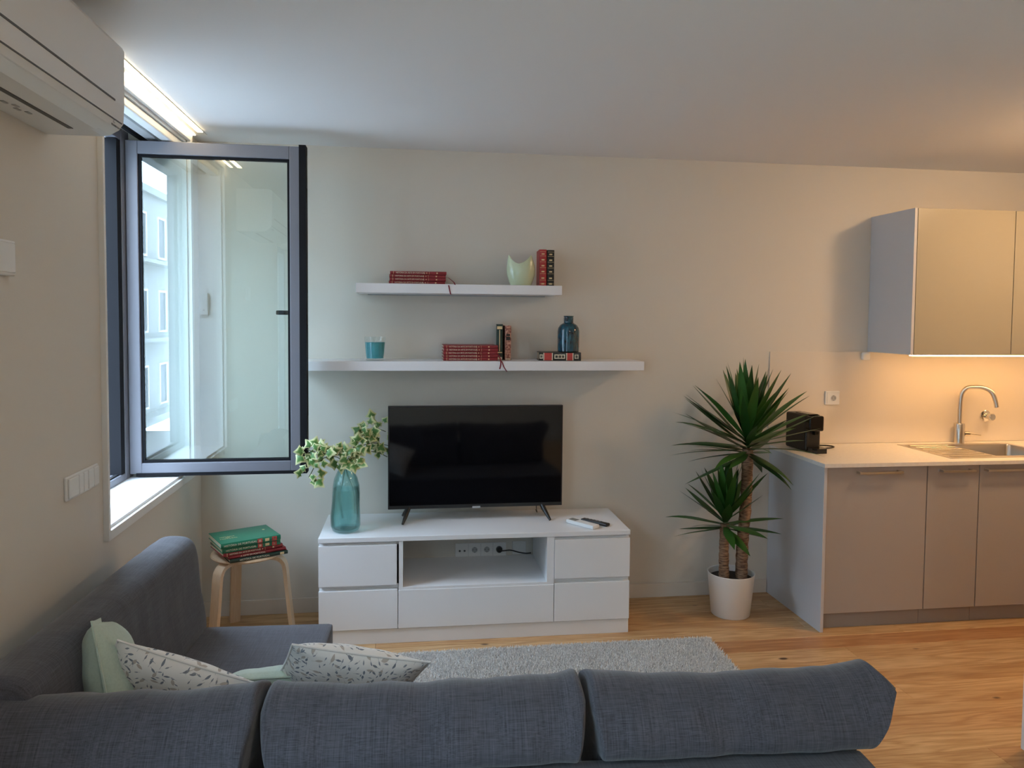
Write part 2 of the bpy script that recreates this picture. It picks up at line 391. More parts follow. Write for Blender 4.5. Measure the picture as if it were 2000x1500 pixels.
box(fr, xf0, xf1, y0+.012, y0+.012+fw, z0+.012, z1-.012, .003); box(fr, xf0, xf1, -.465, -.365, z0+.012, z1-.012, .003)
box(fr, xf0, xf1, y0+.012+fw, -.465, z0+.012, z0+.045, .003); box(fr, xf0, xf1, y0+.012+fw, -.465, z1-.012-fw, z1-.012, .003)
mk('fixed_frame', fr, 'alu', W)
gk = nb()
box(gk, xf1-.03, xf1-.012, y0+.067, y0+.073, z0+.05, z1-.07); box(gk, xf0+.01, xf1-.004, -.515, -.466, z0+.045, z1-.07)
box(gk, xf1-.03, xf1-.012, y0+.075, -.52, z0+.045, z0+.051)
mk('frame_gasket', gk, 'gasket', W)
tube_ = tube(nb(), [(-.205, -.385, .95), (-.205, -.385, 2.44)], .008); mk('stay_rod', tube_, 'steel', W, True)
for zz in (.90, 1.62, 2.40):
    hg = nb(); lathe(hg, [(.011, 0), (.011, .085)], (-.213, -.345, zz), 12); box(hg, -.232, -.213, -.35, -.33, zz+.005, zz+.08)
    mk('hinge', hg, 'gasket', W)
sy0, sy1 = -.425, -.360           # sash stands open at a right angle to the left wall
sx0, sx1, sz0, sz1 = -.222, .612, .886, 2.497
st = .072; sb = nb()
bt = .052
for (a, b, c, d) in ((sx0, sx0+.055, sz0, sz1), (sx1-st, sx1, sz0, sz1), (sx0+.055, sx1-st, sz0, sz0+bt), (sx0+.055, sx1-st, sz1-.062, sz1)):
    box(sb, a, b, sy0, sy1-.006, c, d, .003)
sash = mk('sash', sb, 'alu', W)
gx0, gx1, gz0, gz1 = sx0+.055, sx1-st, sz0+bt, sz1-.062
def rim(bm, x0, x1, y0_, y1_, z0_, z1_, t):
    box(bm, x0, x0+t, y0_, y1_, z0_, z1_); box(bm, x1-t, x1, y0_, y1_, z0_, z1_); box(bm, x0+t, x1-t, y0_, y1_, z0_, z0_+t); box(bm, x0+t, x1-t, y0_, y1_, z1_-t, z1_)
    return bm
def sub(name, bm, m, par, smooth=False): 
    return mk(name, bm, m, par, smooth)
sub('sash_gasket', rim(nb(), gx0, gx1, sy0+.012, sy0+.04, gz0, gz1, .012), 'gasket', sash)
ed = nb(); box(ed, sx1-.026, sx1+.007, sy0-.004, sy1, sz0-.012, sz1+.008); box(ed, sx0+.03, sx1-.026, sy0-.003, sy0+.01, sz0-.012, sz0+.004); box(ed, sx0+.03, sx1, sy1-.016, sy1, sz0-.012, sz0); box(ed, sx0+.03, sx1, sy1-.016, sy1, sz1, sz1+.010)
sub('edge_seal', ed, 'gasket', sash)
lk = nb()
for zz in (1.0, 1.62, 2.3): box(lk, sx1+.007, sx1+.010, sy0+.02, sy0+.036, zz, zz+.16, .001)
sub('lock_strip', lk, 'blackmat', sash)
sub('pane', B(gx0+.002, gx1-.002, sy0+.020, sy0+.024, gz0+.002, gz1-.002), 'pane', sash)
hd = nb(); box(hd, sx1-.052, sx1-.022, sy1-.006, sy1+.008, 1.615, 1.745, .003); box(hd, sx1-.046, sx1-.028, sy1+.008, sy1+.035, 1.67, 1.69, .003); box(hd, sx1-.155, sx1-.028, sy1+.028, sy1+.042, 1.669, 1.691, .004)
sub('handle', hd, 'gasket', sash)
bx = thing('blind_switch', 'small white plastic box with a dark button on the window reveal', 'switch', (-.10, y0+.012, 1.67))
mk('housing', B(-.125, -.075, y0+.012, y0+.034, 1.665, 1.80, .006), 'plastic', bx); mk('button', B(-.105, -.095, y0+.034, y0+.037, 1.69, 1.70), 'seam', bx)

# window 2: behind the camera in the same wall
W2 = thing('window_2', None, None, (-.28, -4.3, .25), kind='structure')
a0, a1, b0, b1 = WIN2; f2 = nb()
rimy = lambda bm, x0, x1, ya, yb, za, zb, t: [box(bm, x0, x1, ya, ya+t, za, zb), box(bm, x0, x1, yb-t, yb, za, zb), box(bm, x0, x1, ya+t, yb-t, za, za+t), box(bm, x0, x1, ya+t, yb-t, zb-t, zb)]
rimy(f2, -.29, -.23, a0, a1, b0, b1, .06); box(f2, -.29, -.23, (a0+a1)/2-.04, (a0+a1)/2+.04, b0+.06, b1-.06)
mk('fixed_frame', f2, 'alu', W2)
mk('pane', B(-.262, -.258, a0+.06, (a0+a1)/2-.04, b0+.06, b1-.06), 'pane', W2); mk('pane', B(-.262, -.258, (a0+a1)/2+.04, a1-.06, b0+.06, b1-.06), 'pane', W2)

# street outside
struct('street', B(-30, -.4, -30, 30, -3.3, -3.2), 'street')
bd = thing('opposite_building', 'pale rendered house across the street, mirrored in the window pane', 'building', (-13, -6, -3.2))
mk('wall', B(-12, -10, -70, 14, -3.2, 7.2), 'facade', bd); mk('cornice', B(-10, -9.75, -70, 14, 6.9, 7.2), 'facade', bd)
for zf in (-2.4, .9, 4.2):
    for k in range(24):
        ya = -52 + k*2.6
        wn = mk('window', rim_ := (lambda bm: (rimy(bm, -10, -9.93, ya, ya+1.1, zf, zf+1.9, .09), bm)[1])(nb()), 'reveal', bd)
        mk('pane', B(-10.0, -9.98, ya+.09, ya+1.01, zf+.09, zf+1.81), 'facadedark', wn)
    mk('balcony', B(-10, -9.3, -70, 14, zf-.35, zf-.2), 'facade', bd)

# ------------------------------------------------------------------ ceiling light and blind over the window
ll = thing('linear_light', 'glowing warm twin-line LED lamp on the ceiling above the window', 'lamp', (.06, -1.0, H))
mk('housing', B(.012, .090, -1.50, -.16, H-.005, H, .001), 'trim', ll)
mk('diffuser', B(.064, .089, -1.49, -.242, H-.009, H-.005), 'ledwin', ll)
mk('diffuser', B(.018, .034, -1.49, -.165, H-.008, H-.005), 'ledwin', ll)
rb = thing('roller_blind', 'rolled-up white roller blind in its cassette under the window soffit', 'blind', (-.10, -.76, z1-.012))
mk('cassette', B(-.062, -.012, y0+.015, y1-.015, z1-.052, z1-.013, .006), 'plastic', rb)
mk('rail', B(-.135, -.085, y0+.015, y1-.015, z1-.045, z1-.013, .003), 'greyrail', rb)
mk('bottom_bar', B(-.190, -.172, y0+.015, y1-.015, z1-.035, z1-.013, .002), 'gasket', rb)

# ------------------------------------------------------------------ air conditioner
ac = thing('air_conditioner', 'white split air conditioner mounted high on the left wall', 'air conditioner', (0, -2.13, 2.222))
ya, yb = -2.535, -1.738
prof = [(0.001, 2.222), (.165, 2.222), (.186, 2.227), (.212, 2.243), (.225, 2.262), (.2285, 2.316), (.231, 2.486), (.226, 2.497), (.20, 2.503), (0.001, 2.503)]
bm = prism(nb(), prof, 'y', ya, yb); mk('body', bm, 'acplastic', ac)
mk('seam', B(.2265, .2302, ya+.02, yb-.078, 2.3135, 2.319), 'seam', ac); mk('seam', B(.2225, .2262, ya+.01, yb-.012, 2.2585, 2.2615), 'seam', ac)
lv = nb(); prism(lv, [(.118, 2.2205), (.180, 2.2205), (.2095, 2.2395), (.206, 2.242), (.178, 2.224), (.118, 2.224)], 'y', ya+.06, yb-.10)
mk('louver', lv, 'acplastic', ac)
mk('air_slot', B(.102, .117, ya+.06, yb-.10, 2.2195, 2.224), 'blackmat', ac)
lg = nb()
for dx, dz in ((0, .0052), (-.0045, -.002), (.0045, -.002)):
    c = Vector((.2247, -1.815+dx, 2.2515+dz)); vs4 = [lg.verts.new(c+Vector((0, *q))) for q in ((0, .0045), (.0026, 0), (0, -.0045), (-.0026, 0))]; lg.faces.new(vs4)
mk('logo', lg, 'seam', ac)
t_ = mkme('lettering', text_mesh('MITSUBISHI ELECTRIC', .0085), 'seam', ac); t_.location = Vector((.2235, -1.79, 2.2405))-ORG[ac.name]; t_.rotation_euler = (PI/2, 0, PI/2)
for k in range(4):
    mk('embossed_mark', rim(nb(), .05+.012*(k % 2), .06+.012*(k % 2), -2.12+.035*k, -2.095+.035*k, 2.2205, 2.2225, .0025), 'greyrail', ac)

def ceiling_lamp(x, y, label, r, m):
    t = thing('ceiling_lamp', label, 'lamp', (x, y, H), group='round ceiling lamps')
    mk('base', lathe(nb(), [(0, 0), (r*.9, 0), (r*.9, -.02), (0, -.02)], n=36, cap=False), 'trim', t, True, local=True)
    mk('diffuser', lathe(nb(), [(r, -.02), (r*1.02, -.035), (r*.9, -.06), (r*.5, -.075), (0, -.08)], n=36, cap=False), m, t, True, local=True)
ceiling_lamp(4.46, -1.30, 'round warm white ceiling lamp in front of the kitchen cabinets', .13, 'lampk')
ceiling_lamp(2.2, -4.9, 'round warm white fill lamp added behind the sofa', .15, 'lampfill')  # unseen lamp behind the camera, added to brighten the living side

# ------------------------------------------------------------------ wall devices
sw = thing('light_switch', 'white multi-gang light switch plate on the left wall under the window height', 'switch', (0, -1.54, 1.085))
mk('plate', B(0, .010, -1.672, -1.412, 1.046, 1.126, .004), 'plastic', sw)
for (p, q) in ((-1.664, -1.590), (-1.586, -1.552), (-1.549, -1.515), (-1.508, -1.466), (-1.462, -1.420)):
    mk('rocker', B(.010, .016, p, q, 1.053, 1.119, .003), 'plastic', sw)
th = thing('thermostat', 'plain white square thermostat on the left wall below the air conditioner', 'thermostat', (0, -2.04, 1.817))
mk('housing', B(0, .018, -2.09, -1.985, 1.768, 1.866, .004), 'plastic', th); mk('cover', B(.018, .022, -2.082, -1.993, 1.776, 1.858, .003), 'plastic', th)
def socket_face(par, x, z, y=-.0, r=.020):
    d = mk('socket', lathe(nb(), [(.0195, 0), (.0195, .003), (.017, .003), (.0155, -.006)], n=24, cap=False), 'plastic', par, True, local=True)
    d.location = Vector((x, y, z))-ORG[par.name]; d.rotation_euler = (PI/2, 0, 0)
    hh = nb()
    for dx in (-.0095, .0095): lathe(hh, [(.0026, 0), (.0026, .0012)], (dx, 0, 0), 10)
    box(hh, -.002, .002, .013, .016, 0, .0012); box(hh, -.002, .002, -.016, -.013, 0, .0012)
    s = mkme('pin_hole', (lambda b_: (lambda m_: (b_.to_mesh(m_), b_.free(), m_)[2])(bpy.data.meshes.new('pin_hole')))(hh), 'seam', d); s.location = (0, 0, -.0005)
    mk('socket_well', lathe(nb(), [(.0192, 0), (.0192, .0006)], n=24), 'greyrail', d, local=True)
ko = thing('wall_outlet', 'single white wall socket on the kitchen backsplash beside the coffee machine', 'outlet', (3.69, -.008, 1.19))
mk('plate', B(3.645, 3.738, -.018, -.008, 1.150, 1.233, .003), 'plastic', ko); socket_face(ko, 3.697, 1.191, -.0185)
mk('hinge_line', B(3.6555, 3.657, -.0188, -.018, 1.157, 1.227), 'greyrail', ko)
po = thing('socket_strip', 'white four-gang socket strip on the wall seen through the TV bench', 'outlet', (1.54, 0, .322))
mk('plate', B(1.394, 1.688, -.010, 0, .283, .364, .003), 'plastic', po)
for k, xx in enumerate((1.505, 1.576, 1.647)): socket_face(po, xx, .325, -.0105)
ca = nb()
for dx in (-.014, .014): lathe(ca, [(.006, 0), (.006, .002)], (dx, 0, .012), 12)
an = mkme('antenna_jack', (lambda m_: (ca.to_mesh(m_), ca.free(), m_)[2])(bpy.data.meshes.new('antenna_jack')), 'seam', po); an.location = Vector((1.432, -.011, .325))-ORG[po.name]; an.rotation_euler = (PI/2, 0, 0)
for xx in (1.4685, 1.540, 1.611): mk('divider', B(xx, xx+.0015, -.0108, -.010, .287, .360), 'greyrail', po)
jb = thing('cover_plate', 'blank white square cover plate on the wall beside the socket strip', 'outlet', (1.765, 0, .33))
mk('plate', B(1.725, 1.806, -.010, 0, .288, .366, .003), 'plastic', jb); mk('cover', B(1.733, 1.798, -.013, -.010, .296, .358, .002), 'plastic', jb)
pg = thing('power_cord', 'black plug and cord in the socket strip behind the TV bench', 'cord', (1.647, -.012, .325))
pb = mk('plug', lathe(nb(), [(.0185, 0), (.0185, .014), (.012, .032), (.006, .036)], n=20), 'blackmat', pg, True, local=True); pb.rotation_euler = (PI/2, 0, 0)
mk('cord', tube(nb(), spline([(1.647, -.046, .325), (1.67, -.055, .328), (1.71, -.04, .325), (1.76, -.03, .308), (1.80, -.028, .300), (1.832, -.03, .302)]), .0035), 'blackmat', pg, True)
sn = thing('motion_sensor', 'small rounded white sensor at the top edge of the backsplash', 'sensor', (3.90, -.008, 1.445))
mk('housing', B(3.874, 3.926, -.033, -.008, 1.423, 1.471, .010, 3), 'plastic', sn); mk('lens', B(3.893, 3.907, -.0345, -.033, 1.44, 1.454, .0005), 'pot', sn)

# ------------------------------------------------------------------ floating shelves
def shelf(label, x0, x1, zt):
    s = thing('wall_shelf', label, 'shelf', ((x0+x1)/2, 0, zt-.05), group='floating shelves above the television')
    mk('board', B(x0, x1, -.26, -.001, zt-.05, zt, .0015), 'whitefoil', s)
    mk('mounting_bracket', B(x0+.05, x1-.05, -.02, -.001, zt-.056, zt-.050), 'greyrail', s)
shelf('shorter upper white floating shelf with a pale green vase', .850, 1.950, 1.8395)
shelf('longer lower white floating shelf with a dark blue bottle vase', .520, 2.419, 1.428)
S1, S2 = 1.8395, 1.428

# ------------------------------------------------------------------ books
def book(label, L_, Wd, T, loc, rotz=0, cover='bookred', standing=False, title=None, tsize=.012, tmat='cream', tx=0., bars=(), blocks=(), group=None, ribbon=None, lean=0, blockmat='redlabel', squash=1.0, topmark=False, headcap=None):
    """local: spine on the -Y side, X along the spine, Z thickness"""
    r = thing('book', label, 'book', loc, rotz, group)
    if standing:
        r.rotation_euler = (Matrix.Rotation(rotz, 4, 'Z') @ Matrix.Rotation(lean, 4, 'Y') @ Matrix.Rotation(-PI/2, 4, 'Y')).to_euler()
    c = nb(); t = .0028
    box(c, 0, L_, .003, Wd, 0, t, .0006, 1); box(c, 0, L_, .003, Wd, T-t, T, .0006, 1)
    sp = [(.004, 0), (.0015, t*.6), (0, T*.3), (-.001, T*.5), (0, T*.7), (.0015, T-t*.6), (.004, T), (.006, T), (.006, 0)]
    prism(c, sp, 'x', 0, L_)
    mk('cover', c, cover, r, local=True)
    mk('pages', B(.004, L_-.004, .006, Wd-.004, t, T-t), 'paper', r, local=True)
    if title:
        o = mkme('lettering', text_mesh(title, tsize, squash=squash), tmat, r); o.location = (L_*.42+tx, -.0016, T*.5); o.rotation_euler = (PI/2, 0, 0)
    for (xa, xb, mname) in bars:
        mk('gilt_band', B(xa*L_, xb*L_, -.0022, .001, T*.08, T*.92), mname, r, local=True)
    for (xa, xb, za, zb, mname) in blocks:
        mk('spine_ornament', B(xa*L_, xb*L_, -.0024, .001, T*za, T*zb), mname, r, local=True)
    if topmark:
        o = mkme('cover_emblem', text_mesh('HISTÓRIA\nDE\nPORTUGAL', .016), 'gold', r); o.location = (L_*.20, Wd*.42, T+.0004)
        mk('cover_mark', B(L_*.84, L_*.88, Wd*.60, Wd*.66, T, T+.0005), 'gold', r, local=True)
    if ribbon:
        bm = nb(); pts = [Vector(p) for p in ribbon]; prev = None
        for p in spline(pts, 6):
            a = bm.verts.new(p+Vector((-.0036, 0, .0006))); b = bm.verts.new(p+Vector((.0036, 0, -.0006)))
            if prev: bm.faces.new((prev[0], prev[1], b, a))
            prev = (a, b)
        mk('ribbon', bm, 'ribbon', r, local=True)
    return r
ART = 'HISTÓRIA DA ARTE EM PORTUGAL'
gb = ((.055, .062, 'gold'), (.60, .604, 'gold'), (.69, .694, 'gold'))
orn = ((.64, .655, .35, .65, 'gold'), (.82, .845, .3, .7, 'gold'))
ORD4 = ['topmost', 'second from the top', 'third from the top', 'at the bottom']
for k in range(4):
    dx = (.004, .0, .001, -.003)[k]; rib = None
    if k == 1: rib = [(.297, .10, .008), (.310, .02, .006), (.325, -.045, -.01), (.340, -.068, -.025), (.346, -.072, -.038)]
    if k == 3: rib = [(.297, .09, .006), (.306, .0, .003), (.314, -.066, -.004), (.320, -.072, -.03), (.326, -.073, -.055)]
    book(f'dark red gilt-lettered book lying on the upper shelf, {ORD4[k]} of its stack', .300, .205, .0168, (1.022+dx, -.200+.002*k, S1+.0172*(3-k)+.0002), .012*(k % 2)-.004, 'bookred', title=ART, tsize=.0118, bars=gb, blocks=orn, group='red books stacked on the upper shelf', ribbon=rib, tx=-.018, squash=.80)
ORD5 = ['topmost', 'second from the top', 'in the middle', 'second from the bottom', 'at the bottom']
for k in range(5):
    rib = None
    if k == 2: rib = [(.290, .08, .008), (.298, .0, .004), (.303, -.06, -.02), (.306, -.065, -.045), (.300, -.066, -.075)]
    if k == 4: rib = [(.290, .08, .008), (.300, .0, .004), (.310, -.062, .0), (.322, -.068, -.03), (.338, -.070, -.055)]
    book(f'dark red gilt-lettered book lying on the lower shelf, {ORD5[k]} of its stack', .296, .205, .0165, (1.312+(.0, .002, -.001, .001, 0)[k], -.200, S2+.0169*(4-k)+.0002), .004*(k % 2), 'bookred', title=ART, tsize=.0118, bars=gb, blocks=orn, group='red books stacked on the lower shelf', ribbon=rib, tx=-.018, squash=.80)
upb = tuple((p, p+.006, 'gold') for p in (.06, .16, .34, .50, .66, .82, .94))
upo = tuple((p, p+.035, .3, .7, 'gold') for p in (.045, .20, .38, .54, .70, .86))
book('bright red gilt-banded book standing between the green vase and a black book', .200, .14, .040, (1.875, -.195, S1+.0002), -.06, 'bookred2', True, bars=upb, blocks=upo, group='upright books on the upper shelf')
book('black gilt-banded book standing at the end of the upper shelf', .198, .14, .040, (1.918, -.195, S1+.0002), -.06, 'bookblack', True, bars=upb, blocks=upo, group='upright books on the upper shelf')
book('dark green book with gold label standing behind the red stack', .200, .13, .034, (1.641, -.150, S2+.0002), -.10, 'bookdark', True, bars=((.02, .09, 'cream'), (.20, .23, 'gold'), (.86, .94, 'gold')), blocks=((.25, .84, .44, .56, 'gold'),), group='upright books on the lower shelf')
book('marbled pinkish brown book standing beside the dark green book', .192, .13, .034, (1.688, -.150, S2+.0002), -.02, 'bookpink', True, bars=((.02, .05, 'cream'),), blocks=((.58, .68, .15, .85, 'bookblack'), (.70, .76, .2, .8, 'bookblack')), group='upright books on the lower shelf')
book('black book with red and white spine labels lying under the blue vase', .235, .165, .046, (1.838, -.185, S2+.0002), -.10, 'bookblack', bars=(), blocks=((.13, .31, .06, .94, 'redlabel'), (.67, .80, .06, .94, 'redlabel'), (.11, .13, .06, .94, 'cream'), (.31, .33, .06, .94, 'cream'), (.65, .67, .06, .94, 'cream'), (.80, .82, .06, .94, 'cream'), (.02, .10, .25, .75, 'cream'), (.035, .085, .36, .64, 'bookblack'), (.37, .62, .25, .75, 'cream'), (.39, .45, .35, .65, 'bookblack'), (.47, .53, .35, .65, 'bookblack'), (.55, .60, .35, .65, 'bookblack'), (.85, .94, .25, .75, 'cream'), (.87, .925, .36, .64, 'bookblack')))

# vases on the shelves
cv = thing('ceramic_vase', 'pale green glazed vase with a scooped two-point rim', 'vase', (1.735, -.175, S1))
bm = nb(); prof = [(.050, .0), (.058, .003), (.068, .030), (.077, .060), (.0805, .088), (.078, .112), (.071, .138)]
N_ = 64; rings = []
def tipf(a): return max(max(0, 1-abs((a-t0+PI) % (2*PI)-PI)/1.35)**2.0 for t0 in (PI*1.06, -.75))
for (r_, z_) in prof:
    ring = []
    for i in range(N_):
        a = 2*PI*i/N_; t_ = tipf(a); k_ = max(0, (z_-.07)/.068)
        zz = z_ + k_*(.052*t_ - .022); rr0 = r_*(1-.06*k_) + .004*k_*t_
        ring.append(bm.verts.new((rr0*math.cos(a), rr0*.80*math.sin(a), zz)))
    rings.append(ring)
inner = [[bm.verts.new((v.co.x*.94, v.co.y*.94, v.co.z)) for v in ring] for ring in rings[:0:-1]]
seq = rings + inner
for a, b in zip(seq, seq[1:]):
    for i in range(N_): bm.faces.new((a[i], a[(i+1) % N_], b[(i+1) % N_], b[i]))
bm.faces.new(list(reversed(rings[0]))); bm.faces.new(inner[-1])
mk('body', bm, 'celadon', cv, True, local=True)
bv = thing('bottle_vase', 'dark blue mottled bottle vase standing on the black book', 'vase', (2.016, -.13, S2+.0464))
mk('body', lathe(nb(), [(.052, 0), (.060, .004), (.0615, .03), (.0615, .115), (.058, .135), (.047, .152), (.034, .160), (.027, .165), (.0265, .196), (.029, .203), (.024, .203), (.023, .17), (.02, .15)], n=40, cap=True), 'bluevase', bv, True, local=True)
mk('neck_rings', lathe(nb(), [(.0262, .172), (.0285, .174), (.0262, .177), (.0282, .181), (.0262, .185), (.0285, .190), (.0262, .193)], n=32, cap=False), 'bluevase', bv, True, local=True)
cn = thing('candle', 'teal candle in a clear glass tumbler on the lower shelf', 'candle', (.945, -.165, S2))
mk('glass', lathe(nb(), [(.040, 0), (.048, .002), (.052, .04), (.0585, .128), (.0565, .128), (.050, .04), (.046, .012), (.0, .010)], n=40), 'clear', cn, True, local=True)
wx = mk('wax', lathe(nb(), [(.0, .0125), (.0445, .0125), (.0485, .04), (.0530, .098), (.0, .096)], n=40), 'wax', cn, True, local=True)
mk('wick', lathe(nb(), [(.0015, .095), (.0012, .110)], n=8), 'wick', wx, local=True)

# ------------------------------------------------------------------ TV bench (local: origin at back right corner on floor)
BR = -.0114; bo = Vector((2.289, -.024, 0))
tb = thing('tv_bench', 'white TV bench with drawers and an open middle niche', 'tv bench', bo, BR)
def bb(x0, x1, y0, y1, z0, z1, bev=0): return B(x0-2.289, x1-2.289, y0, y1, z0, z1, bev)
D = .470; X0, X1 = .682, 2.289
mk('top', bb(X0, X1, -D, 0, .528, .552, .0015), 'white', tb, local=True)
cb = nb()
def cbx(*a): box(cb, a[0]-2.289, a[1]-2.289, *a[2:])
cbx(X0+.002, X0+.018, -D+.022, 0, .075, .528); cbx(X1-.018, X1-.002, -D+.022, 0, .075, .528)
cbx(1.082, 1.102, -D+.004, 0, .275, .528); cbx(1.845, 1.883, -D+.004, 0, .275, .528)
cbx(1.102, 1.845, -D+.004, 0, .273, .289); cbx(X0+.018, X1-.018, -D+.022, 0, .075, .091)
cbx(X0+.018, 1.082, -.012, -.004, .091, .528); cbx(1.883, X1-.018, -.012, -.004, .091, .528); cbx(1.082, 1.883, -.012, -.004, .091, .275)
cbx(X0+.018, 1.082, -D+.024, -D+.04, .278, .304); cbx(1.883, X1-.018, -D+.024, -D+.04, .278, .304)
cbx(X0+.018, 1.082, -D+.024, -D+.04, .508, .528); cbx(1.883, X1-.018, -D+.024, -D+.04, .508, .528)
mk('carcass', cb, 'white', tb, local=True)
mk('plinth', bb(X0+.002, X1-.002, -D+.010, -.02, 0, .074, .001), 'white', tb, local=True)
for (xa, xb, za, zb) in ((X0+.001, 1.072, .304, .511), (1.885, X1-.001, .304, .511), (X0+.001, 1.076, .078, .280), (1.079, 1.882, .078, .2755), (1.885, X1-.001, .078, .280)):
    d = mk('drawer_front', bb(xa, xb, -D+.002, -D+.020, za, zb, .0012), 'white', tb, local=True)
    if xb-xa < .5: mk('grip_lip', bb(xa+.004, xb-.004, -D+.020, -D+.026, zb-.010, zb+.004), 'white', d, local=True)

# ------------------------------------------------------------------ television
tvw, tvz0, tvz1, tvx, tvy = .959, .621, 1.1825, 1.0155, -.204
tv = thing('television', 'black flat-screen television on splayed black feet', 'television', (tvx+tvw/2, tvy+.03, .552))
mk('back_housing', B(tvx+.06, tvx+tvw-.06, tvy+.03, tvy+.075, tvz0+.02, tvz1-.12, .012), 'blackmat', tv)
mk('bezel', B(tvx, tvx+tvw, tvy, tvy+.032, tvz0, tvz1, .002), 'blackmat', tv)
mk('screen', B(tvx+.007, tvx+tvw-.007, tvy-.0012, tvy+.001, tvz0+.020, tvz1-.007), 'screen', tv)
mk('badge', B(tvx+tvw/2-.022, tvx+tvw/2+.022, tvy-.002, tvy+.002, tvz0-.003, tvz0+.008), 'greyrail', tv)
for s, xc in ((1, tvx+.115), (-1, tvx+tvw-.115)):
    lg = nb()
    for dy in (-.085, .10):
        tube(lg, [(xc, tvy+.018, tvz0+.012), (xc-s*.022, tvy+.018+dy*.6, .585), (xc-s*.036, tvy+.018+dy, .558)], [.013, .011, .0065], 10)
    mk('foot', lg, 'blackmat', tv, True)
mk('cable', tube(nb(), spline([(tvx+tvw*.86, tvy+.06, .68), (tvx+tvw*.86, tvy+.06, .60), (tvx+tvw*.87, tvy+.09, .562), (tvx+tvw*.875, -.036, .558)]), .0025, 6), 'blackmat', tv, True)

# remotes
rm = thing('remote_control', 'white remote control with a small grey display', 'remote', (2.052, -.377, .5525), math.atan2(-.167, .124))
mk('body', B(-.095, .095, -.026, .026, 0, .020, .004), 'plastic', rm, local=True); mk('display', B(-.085, -.035, -.018, .018, .0200, .0206), 'screengrey', rm, local=True)
mk('cover_line', B(-.005, -.004, -.024, .024, .0200, .0203), 'greyrail', rm, local=True)
rm2 = thing('remote_control', 'slim black remote control lying beside the white one', 'remote', (2.128, -.352, .5525), math.atan2(-.125, .11))
mk('body', B(-.085, .085, -.018, .018, 0, .016, .005), 'blackmat', rm2, local=True)
for k in range(5):
    for j in (-1, 0, 1): mk('button', B(-.06+k*.022, -.05+k*.022, j*.010-.003, j*.010+.003, .016, .0172), 'seam', rm2, local=True)

# ------------------------------------------------------------------ glass vase with ivy
gv = thing('glass_vase', 'tall teal glass bottle vase half full of water', 'vase', (.803, -.345, .5525))
wob = lambda a, z: 1 + .045*math.sin(a*2+z*16) + .03*math.sin(a*3-z*22)
po_ = [(.0, .002), (.055, .0), (.068, .008), (.074, .03), (.073, .08), (.069, .15), (.071, .20), (.070, .24), (.062, .275), (.045, .31), (.029, .335), (.0255, .352), (.027, .366)]
pi_ = [(r-.0045 if r > .01 else 0, z+(.010 if z < .02 else 0)) for r, z in po_]
mk('body', lathe(nb(), po_ + pi_[::-1], n=48, cap=False, wob=wob), 'teal', gv, True, local=True)
mk('water', lathe(nb(), [(0, .014)] + [(r-.0005, z) for r, z in pi_[2:7]] + [(.0655, .222), (0, .222)], n=48, cap=False, wob=wob), 'water', gv, True, local=True)
iv = thing('ivy_cutting', 'variegated ivy sprigs arranged in the teal glass vase', 'plant', (.803, -.345, .60))
def ivy_leaf_mesh(seed):
    rd = random.Random(seed); bm = nb()
    ctr = bm.verts.new((0, .012, .002)); lobes = [(-2.35, .55), (-1.95, .42), (-1.35, .88), (-.75, .62), (0, 1.2), (.75, .62), (1.35, .88), (1.95, .42), (2.35, .55), (PI, .12)]
    outer, mid = [], []
    for a, r_ in lobes:
        r_ *= .024*rd.uniform(.88, 1.12); x, y_ = r_*math.sin(a), .012 + r_*math.cos(a)
        outer.append(bm.verts.new((x, y_, -.004*abs(x)/.02 - .003*rd.random()))); mid.append(bm.verts.new((x*.55, .012+(y_-.012)*.55, .002)))
    n = len(lobes)
    for i in range(n):
        j = (i+1) % n; bm.faces.new((ctr, mid[i], mid[j])); bm.faces.new((mid[i], outer[i], outer[j], mid[j]))
    me = bpy.data.meshes.new('leaf')
    idx_outer = set(); bm.verts.index_update()
    io = {v.index for v in outer}; im = {v.index for v in mid}
    bm.to_mesh(me); bm.free()
    at = me.attributes.new('edge', 'FLOAT', 'POINT')
    for i in range(len(me.vertices)): at.data[i].value = 1.0 if i in io else (.5 if i in im else .2)
    for p in me.polygons: p.use_smooth = True
    me.materials.append(M['ivy'])
    return me
ivm = [ivy_leaf_mesh(s) for s in range(4)]
ri = random.Random(5)
def sprig(pts, nleaf, t0=.35, spread=.030, size=1.45):
    sp = spline(pts, 10); mk('stem', tube(nb(), sp, .0022, 6), 'stem', iv, True)
    for k in range(nleaf):
        t = t0 + (1-t0)*(k+ri.random()*.6)/nleaf; p = sp[min(int(t*(len(sp)-1)), len(sp)-1)]
        d = Vector((ri.uniform(-1, 1), ri.uniform(-1, .3), ri.uniform(-.7, 1))).normalized(); q = p + d*spread*ri.uniform(.5, 1.3)
        o = mkme('leaf', ivm[ri.randrange(4)], None, iv)
        nrm = Vector((ri.uniform(-.6, .6), -1, ri.uniform(-.1, .9))).normalized(); yv = (d - nrm*d.dot(nrm)).normalized(); xv = yv.cross(nrm)
        mtx = Matrix((xv, yv, nrm)).transposed().to_4x4(); s = size*ri.uniform(.7, 1.2)
        o.matrix_local = Matrix.Translation(q-ORG[iv.name]) @ mtx @ Matrix.Scale(s, 4)
mth_ = (.803, -.345, .915)
sprig([(.79, -.35, .62), (.775, -.35, .74), (.80, -.345, .88), (.78, -.37, .95), (.72, -.41, .965), (.655, -.45, .985), (.625, -.455, 1.0)], 28, .58)
sprig([(.80, -.34, .90), (.76, -.38, .945), (.70, -.43, .95), (.665, -.455, .92), (.645, -.46, .885), (.632, -.46, .86)], 9, .55)
